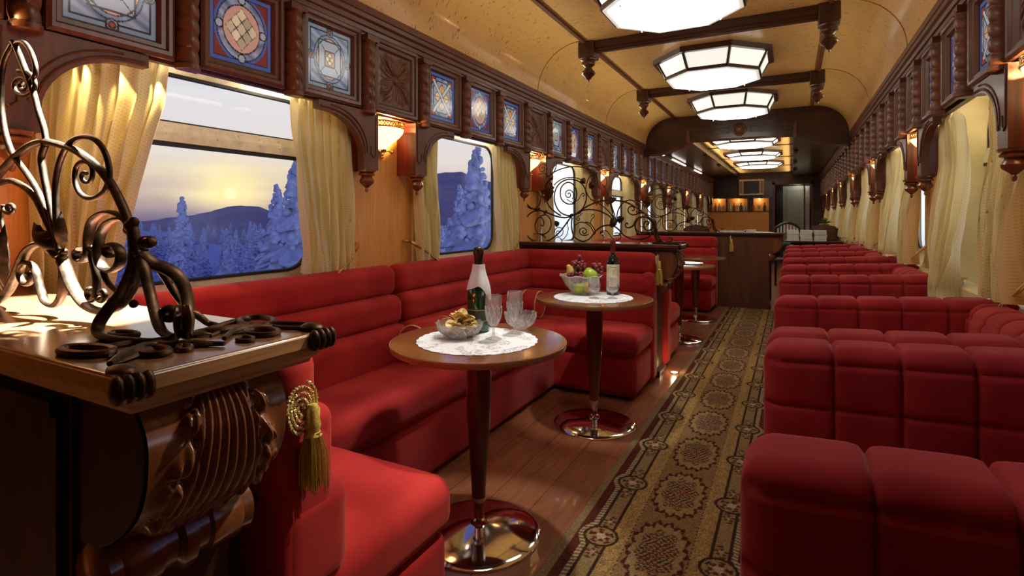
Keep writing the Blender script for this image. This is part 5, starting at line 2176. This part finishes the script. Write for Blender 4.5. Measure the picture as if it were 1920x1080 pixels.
# fruit bowl and fruit
FX, FY = -1.125, 3.045
fb = thing('glass_fruit_bowl', 'clear glass bowl full of grapes and apples on the second table', 'bowl', (FX, FY, ZD))
MB().lathe([(0, .006), (.045, 0), (.05, .008), (.075, .03), (.100, .06), (.115, .095), (.128, .112), (.126, .113), (.111, .094), (.096, .061), (.07, .032), (.045, .012), (0, .010)], 36).build('bowl_body', CRYSTAL, fb, ang=50)
MB().tube([(.127 * cos(2 * PI * i / 40), .127 * sin(2 * PI * i / 40), .113 + .004 * sin(2 * PI * i / 40 * 8)) for i in range(41)], .0022, 6).build('rim', CUT, fb)


def fruit_skin(name, c0, c1):
    mm, nt, b = principled(name)
    t = N(nt, 'ShaderNodeTexCoord')
    n = N(nt, 'ShaderNodeTexNoise')
    n.inputs['Scale'].default_value = 18
    nt.links.new(t.outputs['Object'], n.inputs['Vector'])
    nt.links.new(MIX(nt, MR(nt, n.outputs['Fac'], .35, .65), c0, c1), b.inputs['Base Color'])
    b.inputs['Roughness'].default_value = .25
    return mm


GA, YA, RG = fruit_skin('green_apple_skin', (.28, .42, .03), (.42, .55, .06)), fruit_skin('yellow_pear_skin', (.62, .45, .10), (.72, .55, .16)), fruit_skin('red_grape_skin', (.10, .015, .025), (.22, .03, .04))
STEM = simple('fruit_stem', (.10, .06, .02), .7)


def apple(loc, r, mat, label, rot=(.3, .2, 0), nm='apple', pear=False):
    o = thing(nm, label, 'apple' if nm == 'apple' else 'pear', loc)
    o.rotation_euler = rot
    pr = [(0, -.82), (.25, -.9), (.6, -.78), (.9, -.35), (1, .1), (.92, .5), (.65, .8), (.3, .84), (.1, .74), (0, .68)]
    if pear:
        pr = [(0, -.85), (.3, -.92), (.75, -.7), (1, -.2), (.88, .3), (.55, .75), (.4, 1.1), (.3, 1.35), (.12, 1.45), (0, 1.42)]
    MB().lathe([(a * r, b_ * r) for a, b_ in pr], 24).build('fruit_body', mat, o, ang=70)
    MB().tube([(0, 0, r * (.7 if not pear else 1.4)), (.004, 0, r * (1.0 if not pear else 1.6)), (.010, 0, r * (1.15 if not pear else 1.75))], .0018, 5).build('stem', STEM, o)


apple((FX + .005, FY - .050, ZD + .048), .042, GA, 'green apple low at the front of the fruit bowl')
apple((FX + .058, FY - .005, ZD + .115), .046, GA, 'large green apple on top at the right of the fruit bowl', (-.3, .5, 0))
apple((FX - .062, FY + .0, ZD + .07), .038, YA, 'yellow pear at the left side of the fruit bowl', (.3, -.5, 0), 'pear', True)
apple((FX + .06, FY - .045, ZD + .046), .034, fruit_skin('ochre_apple_skin', (.45, .28, .06), (.55, .36, .08)), 'ochre apple low at the right of the fruit bowl')
apple((FX - .055, FY - .03, ZD + .140), .030, YA, 'pale yellow pear on top at the left of the fruit bowl', (.5, -.3, 0), 'pear', True)


def grapes(loc, pts, label):
    o = thing('grape_bunch', label, 'grapes', loc, 0, 'bunches of red grapes')
    g_me = MB().sphere((0, 0, 0), .0125, 12, 9, (1, 1, 1.12)).mesh('grape', RG, 80)
    for p in pts:
        g_ = place('grape', g_me, o, p)
        g_.rotation_euler = (rg.uniform(-1, 1), rg.uniform(-1, 1), 0)
    MB().tube([(0, 0, -.01), (.004, .0, .03), (.0, .004, .06)], .002, 5).build('stem', STEM, o)


def blob(n, sx, sy, sz, seed):
    r_ = random.Random(seed)
    P = []
    tries = 0
    while len(P) < n and tries < 4000:
        tries += 1
        d = Vector((r_.gauss(0, 1), r_.gauss(0, 1), r_.gauss(0, 1))).normalized() * r_.random() ** .33
        q_ = Vector((d.x * sx, d.y * sy, d.z * sz))
        if all((q_ - w_).length > .0185 for w_ in P):
            P.append(q_)
    return P


grapes((FX - .015, FY - .01, ZD + .155), blob(26, .05, .045, .045, 2), 'bunch of red grapes on top of the fruit bowl at centre left')
grapes((FX + .085, FY + .04, ZD + .145), blob(18, .04, .035, .04, 4), 'bunch of red grapes at the right rim of the fruit bowl')
grapes((FX - .01, FY - .068, ZD + .105), blob(14, .05, .022, .03, 6), 'bunch of red grapes hanging over the front of the fruit bowl')
grapes((FX - .01, FY + .0, ZD + .205), [Vector((0, 0, .0)), Vector((.015, .0, -.015)), Vector((-.012, .006, -.014)), Vector((.002, -.01, .018))], 'small sprig of red grapes, topmost in the fruit bowl')

# second-bay table things
cut_b3 = cut_bowl((-1.02, 5.38, ZD), .085, .06, 'small crystal bowl of crisps on the table in the second bay')
for i in range(14):
    a = rg.uniform(0, 6.28)
    rad = .05 * math.sqrt(rg.random())
    o = place('potato_crisp', cm[i % 5], None, (-1.02 + rad * cos(a), 5.38 + rad * sin(a), ZD + .03 + .05 * i / 14))
    o.rotation_euler = (rg.uniform(-.8, .8), rg.uniform(-.8, .8), rg.uniform(0, 6))
    tag(o, 'golden potato crisp in the small bowl in the second bay', 'crisp', 'potato crisps in the second bay')
m = MB().lathe([(0, 0), (.06, 0), (.10, .008), (.125, .016), (.125, .018), (.098, .011), (0, .004)], 32)
tag(m.build('side_plate', WHITE, None, (-.88, 5.42, ZD)), 'white side plate beside the crisps bowl in the second bay', 'plate')

# ================================================================== FAR THINGS
# on the long counter
BK = [simple('cream_book_cover', (.66, .60, .48), .6), simple('brown_book_cover', (.16, .08, .04), .5), simple('pale_magazine', (.70, .74, .78), .4), simple('tan_book_cover', (.42, .33, .2), .6)]
PAGE = simple('book_pages', (.75, .72, .62), .8)


def book(loc, w, d, h, mat, label, rz=0, grp=None, nm='book'):
    o = thing(nm, label, 'book' if nm == 'book' else nm, loc, rz, grp)
    MB().box(-w / 2, w / 2, -d / 2, d / 2, 0, h * .12).add([], []).build('back_cover', mat, o, ang=0)
    MB().box(-w / 2 + .003, w / 2 - .004, -d / 2 + .004, d / 2 - .004, h * .12, h * .88).build('pages', PAGE, o, ang=0)
    MB().box(-w / 2, w / 2, -d / 2, d / 2, h * .88, h).build('front_cover', mat, o, ang=0)
    MB().box(-w / 2, w / 2, d / 2 - .004, d / 2, h * .1, h * .9).build('spine', mat, o, ang=0)
    return o


YL = PY0 + 2 * PSTEP
book((-.72, YL, ZC), .30, .22, .03, BK[1], 'dark brown folder lying on the long counter near the scrollwork', .1, None, 'folder')
book((-.62, YL + .04, ZC), .15, .20, .03, BK[0], 'cream book on the long counter beside the brown folder', -.05, 'books on the long counter')
book((-.48, YL + .03, ZC), .13, .19, .035, BK[3], 'tan book on the long counter next to the magazine', .05, 'books on the long counter')
tag(MB().box(-.11, .11, -.14, .14, 0, .006).build('magazine', BK[2], None, (-.335, YL + .01, ZC), .2, ang=0), 'pale glossy magazine at the aisle end of the long counter', 'magazine')

# television
tv = thing('television', 'small silver framed television mounted high on the end wall', 'television', (-.93, Y_END - .12, 1.98))
MB().rbox(-.30, .30, 0, .09, -.21, .21, .015, .3).build('housing', simple('silver_plastic', (.70, .62, .50), .45), tv)
MB().box(-.19, .19, -.004, .002, -.165, .165).build('screen', BLACK, tv, ang=0)
for x in (-.25, .25):
    MB().box(x - .035, x + .035, -.003, .002, -.16, .16).build('speaker_grille', simple('speaker_mesh', (.30, .22, .16), .7), tv, ang=0)
# bar niche bottles and glasses
NG = simple('niche_glass', (.75, .7, .6), .12, .3)
rg2 = random.Random(11)
bp1 = MB().lathe([(0, 0), (.034, .0), (.036, .01), (.036, .12), (.030, .145), (.013, .17), (.013, .21), (.016, .212), (.016, .225), (0, .226)], 16)
bp2 = MB().lathe([(0, 0), (.03, 0), (.03, .004), (.005, .01), (.005, .06), (.03, .08), (.035, .12), (.03, .155), (.028, .155), (.028, .12), (0, .09)], 16)
bmat = [NG, simple('amber_bottle', (.35, .14, .03), .1), simple('clear_spirit_bottle', (.6, .58, .52), .1, .3), simple('green_niche_bottle', (.06, .12, .05), .1)]
cnt = 0
NAMES = ['first', 'second', 'third', 'fourth', 'fifth']
for ni, (x0, x1) in enumerate(((-1.98, -1.60), (-1.50, -1.07), (-.97, -.56))):
    nn = (4, 5, 3)[ni]
    for k in range(nn):
        x = x0 + (x1 - x0) * (k + .5) / nn
        glass_ = (ni + k) % 3 == 0
        mat_ = bmat[cnt % 4]
        o = (bp2 if glass_ else bp1).build('goblet' if glass_ else 'spirit_bottle', NG if glass_ else mat_, None, (x, Y_END + .10, 1.357))
        tag(o, '%s from the left in the %s lit bar niche, a %s' % (NAMES[k], ('left', 'middle', 'right')[ni], 'pale goblet' if glass_ else 'small bottle'), 'goblet' if glass_ else 'bottle',
            'glassware in the bar niches')
        cnt += 1
for ni, x in enumerate((-1.78, -1.28, -.76)):
    point('niche_lamp', (x, Y_END + .14, 1.66), 1.6, (1, .65, .3), .02)

# sideboard with stacked white books
sb = thing('sideboard', 'black sideboard with stacks of white books beside the far right wall', 'sideboard', (.28, 9.55, 0))
MB().rbox(-.38, .40, -.22, .22, .80, .83, .005, .2).build('top_board', MAHOG_DK, sb)
MB().box(-.36, .38, -.20, .20, .42, .46).build('shelf', BLACK, sb, ang=0)
for x in (-.35, .34):
    for y in (-.19, .16):
        MB().box(x, x + .035, y, y + .035, 0, .80).build('leg', BLACK, sb, ang=0)
MB().box(-.34, .36, .16, .18, .46, .80).build('back_panel', BLACK, sb, ang=0)
WBK = simple('white_book_cover', (.78, .76, .70), .5, vary=.06)
COLN = ['left', 'middle', 'right']
for c_ in range(3):
    for k in range(5):
        book((.02 + .185 * c_ + rg2.uniform(-.006, .006), 9.50 + rg2.uniform(-.008, .008), .83 + .034 * k), .165, .22, .032, WBK,
             'white book, %s from the bottom of the %s stack on the black sideboard' % (NAMES[k], COLN[c_]), PI + rg2.uniform(-.04, .04), 'white books on the sideboard')
m = MB().prism([(-.12, 0), (.14, 0), (.16, .03), (.02, .035), (-.10, .02)], 'y', -.1, .1)
tag(m.build('green_cloth', simple('dark_green_cloth', (.03, .11, .08), .8), None, (-.17, 8.60, .80), ang=20), 'folded dark green cloth lying on a small stand by the aisle', 'cloth')
o = thing('side_stand', 'small dark wooden stand beside the end of the long counter', 'stand', (-.15, 8.60, 0))
MB().box(-.17, .17, -.14, .14, .77, .80).build('top_board', MAHOG_DK, o, ang=0)
for x in (-.14, .11):
    for y in (-.11, .08):
        MB().box(x, x + .03, y, y + .03, 0, .77).build('leg', MAHOG_DK, o, ang=0)


def bentwood_chair(loc, rz, label, slats):
    r_ = thing('dining_chair', label, 'chair', loc, rz, 'dark wooden chairs at the far end')
    MB().rbox(-.22, .22, -.21, .21, .42, .47, .015, .1).build('seat', MAHOG_DK, r_)
    for x in (-.19, .19):
        MB().tube([(x, -.19, .42), (x * 1.05, -.21, 0)], .018, 8).build('leg', MAHOG_DK, r_)
        MB().tube([(x, .20, .0), (x, .19, .45), (x * 1.0, .22, .95), (x * .95, .23, 1.02)], .018, 8).build('leg', MAHOG_DK, r_)
    if slats:
        P = [(-.20 + .4 * i / 12, .235 - .0 * i, 1.0 + .10 * sin(PI * i / 12)) for i in range(13)]
        MB().tube(P, .022, 8).build('top_rail', BLACK, r_)
        for i in range(7):
            x = -.15 + .05 * i
            MB().box(x - .012, x + .012,   .222, .234, .93, 1.0 + .08 * sin(PI * (x + .2) / .4)).build('slat', WHITE if i % 1 == 0 else BLACK, r_, ang=0)
        MB().box(-.19, .19, .22, .24, .60, .68).build('lower_rail', BLACK, r_, ang=0)
    else:
        MB().prism([(-.20, .52), (.20, .52), (.21, .96), (.16, 1.05), (.0, 1.085), (-.16, 1.05), (-.21, .96)], 'y', .205, .235).build('back_panel', MAHOG, r_, ang=25)
    return r_


bentwood_chair((-.06, 10.65, 0), PI, 'dark chair with pale slatted arched back before the far doorway', True)
bentwood_chair((.42, 10.12, 0), PI + .2, 'dark wooden chair with solid curved back behind the white books', False)
bentwood_chair((-1.35, 9.2, 0), PI, 'dark wooden chair with solid curved back behind the farthest scrollwork', False)

LEAF = simple('plant_leaf', (.12, .22, .05), .6, vary=.3)
for i, (x, y) in enumerate(((.53, 11.7), (.53, 10.9))):
    MB().box(-.05, .05, -.05, .05, 0, .98).build('plant_stand', MAHOG_DK, None, (x, y, 0), ang=0)
    tag(bpy.data.objects['plant_stand'] if i == 0 else bpy.data.objects['plant_stand.001'], ('slim dark stand under the farther small plant by the right wall', 'slim dark stand under the nearer small plant by the right wall')[i], 'stand')
    o = thing('potted_plant', ('small leafy plant on a slim stand at the far right, farther of two', 'small leafy plant on a slim stand at the far right, nearer of two')[i], 'plant', (x, y, .98), 0, 'small plants on slim stands')
    MB().lathe([(0, 0), (.05, 0), (.06, .10), (.055, .10), (0, .09)], 14).build('pot', simple('plant_pot', (.4, .2, .1), .7), o)
    m = MB()
    for k in range(26):
        a, el_ = rg2.uniform(0, 6.28), rg2.uniform(.4, 1.4)
        L = rg2.uniform(.08, .16)
        d = Vector((cos(a) * cos(el_), sin(a) * cos(el_), sin(el_)))
        n_ = Vector((-sin(a), cos(a), 0)) * .018
        p = Vector((0, 0, .10))
        m.add([p, p + d * L * .5 + n_, p + d * L + Vector((0, 0, -.02)), p + d * L * .5 - n_], [(0, 1, 2, 3)])
    m.build('foliage', LEAF, o, ang=0)

# ================================================================== OUTSIDE: snowy dusk forest
from mathutils import noise as mnoise
SNOW = simple('snow', (.42, .47, .72), .9, vary=.22, nscale=2)  # blue of the dusk light is put into the snow colour
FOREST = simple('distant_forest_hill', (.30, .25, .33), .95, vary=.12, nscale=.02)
m = MB().grid(lambda u, v: (-5 - 420 * u ** 2, (-260 + v * (260 + min(700, 1.75 * (5 + 420 * u ** 2)))), -3.2 - 3 * min(1, u * 6) + .4 * sin(u * 40 + v * 60)), 70, 50)
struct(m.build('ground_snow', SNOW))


def hill(u, v):
    az_u = 150 + 810 * u                     # along the ridge, seen in the windows
    tops = [(150, 422), (270, 415), (350, 406), (400, 395), (425, 388), (440, 386), (470, 386), (488, 388), (510, 398), (580, 404), (700, 395), (780, 345), (815, 325), (865, 322), (890, 334), (935, 345), (962, 425)]
    tv_ = float(np.interp(az_u, [a for a, b_ in tops], [b_ for a, b_ in tops]))
    top = at_depth(az_u, tv_, 620)
    bot = at_depth(az_u, 473, 118)
    p = bot.lerp(top, v)
    return (p.x, p.y, p.z + 6 * mnoise.noise(Vector((p.x * .012, p.y * .012, 0))) * v * (1 - v) * 4 + .8 * mnoise.noise(Vector((p.x * .1, p.y * .1, 3))))


m = MB().grid(hill, 200, 14)
struct(m.build('hill_ridge', FOREST))


def spruce_mesh(h, seed, spread=.17):
    """snow-laden spruce: a lumpy drooping cone of boughs with clumps of snow and a thin crooked top"""
    r_ = random.Random(seed)
    m = MB()
    o_ = Vector((seed * 7.3, seed * 3.1, 0))

    def surf(u, v):
        a = 2 * PI * u
        z = h * (.03 + .97 * v)
        R0 = h * (spread * (1 - v) ** .8 * (1 if v < .72 else .72) + .016 * (1.0 - .7 * v))
        d = Vector((cos(a), sin(a), 0))
        q_ = d * R0 + Vector((0, 0, z))
        n1 = mnoise.noise(q_ * (7 / h) * 1.6 + o_)
        n2 = mnoise.noise(q_ * (7 / h) * 4.2 + o_)
        n3 = mnoise.noise(q_ * (7 / h) * 9.0 + o_)
        saw = (v * 15 + .35 * n1 + .12 * sin(3 * a + seed)) % 1                # tiers of drooping boughs
        R_ = R0 * (.62 + .42 * (1 - saw) ** .7 + .42 * n1 + .34 * n2 + .2 * n3)
        R_ = max(R_, h * .004)
        off = Vector((mnoise.noise(Vector((v * 5, seed, 0))), mnoise.noise(Vector((v * 5, seed, 9))), 0)) * h * .02 * v
        return (R_ * cos(a) + off.x, R_ * sin(a) + off.y, z - R_ * .45)
    m.grid(surf, 44, 150, wrap=True)
    nb = 210
    for k in range(nb):
        t = r_.random() ** .8
        a = r_.uniform(0, 6.28)
        R_ = h * spread * (1 - t) ** .8 * r_.uniform(.75, 1.12) * (1 if t < .72 else .7) + h * .010
        sz = h * .016 * r_.uniform(.6, 1.5) * (1.25 - .6 * t)
        m.sphere((R_ * cos(a), R_ * sin(a), h * (.04 + .95 * t) - R_ * .5), sz, 7, 5, (1.15, 1.15, .8 + r_.random() * .8))
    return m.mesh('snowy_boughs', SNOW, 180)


def trunk_mesh(h):
    return MB().tube([(0, 0, -h * .05), (0, 0, h * .6), (0, 0, h * .95)], lambda t: h * .010 * (1.1 - t), 8).mesh('trunk', simple('dark_bark', (.03, .025, .03), .9))


sp = [(spruce_mesh(10, 3 + k, s), trunk_mesh(10)) for k, s in enumerate((.19, .14, .22))]
BIG = [(519, 344, 36, 9.5, 0, 'snowy spruce right of the setting sun in the nearest window'), (556, 290, 29, 10.5, 2, 'tall snowy spruce at the right edge of the nearest window'),
       (341, 368, 44, 8.5, 1, 'slim snowy spruce left of the setting sun in the nearest window'), (893, 274, 29, 9.5, 2, 'large snowy spruce in the second window'),
       (862, 345, 48, 9.0, 0, 'middle snowy spruce behind the large one in the second window')]
TP = []
for u, v, dep, h, kd, lab in BIG:
    p = at_depth(u, v, dep)
    TP.append((p.x, p.y))
    h = p.z + 6.4
    o = thing('snowy_spruce', lab, 'tree', (p.x, p.y, p.z - h), 1.3 * kd + .4, 'snow-covered spruces')
    o.scale = (h / 10,) * 3
    place('snowy_boughs', sp[kd][0], o)
    place('trunk', sp[kd][1], o)
rt_ = random.Random(21)
made = 0
for _ in range(4000):
    if made >= 170:
        break
    near = made < 55
    u = rt_.uniform(170, 590) if made % 3 else rt_.uniform(800, 965)
    if made >= 130:
        near, u = True, rt_.uniform(-700, 170)
    dep = rt_.uniform(38, 74) if near else rt_.uniform(74, 190)
    v = rt_.uniform(430, 485) if near else rt_.uniform(414, 432)
    if u > 790 and near:
        v -= rt_.uniform(25, 60)
    p = at_depth(u, v, dep)
    if any((p.x - a) ** 2 + (p.y - b_) ** 2 < 3.9 ** 2 for a, b_ in TP):
        continue
    TP.append((p.x, p.y))
    h = p.z + 6.4
    o = thing('snowy_spruce', 'smaller snowy spruce in the dusk forest outside the left windows', 'tree', (p.x, p.y, p.z - h), rt_.uniform(0, 6), 'small snowy spruces of the forest')
    o.scale = (h / 10 * 1.15, h / 10 * 1.15, h / 10)
    kd = rt_.randrange(3)
    place('snowy_boughs', sp[kd][0], o)
    place('trunk', sp[kd][1], o)
    made += 1
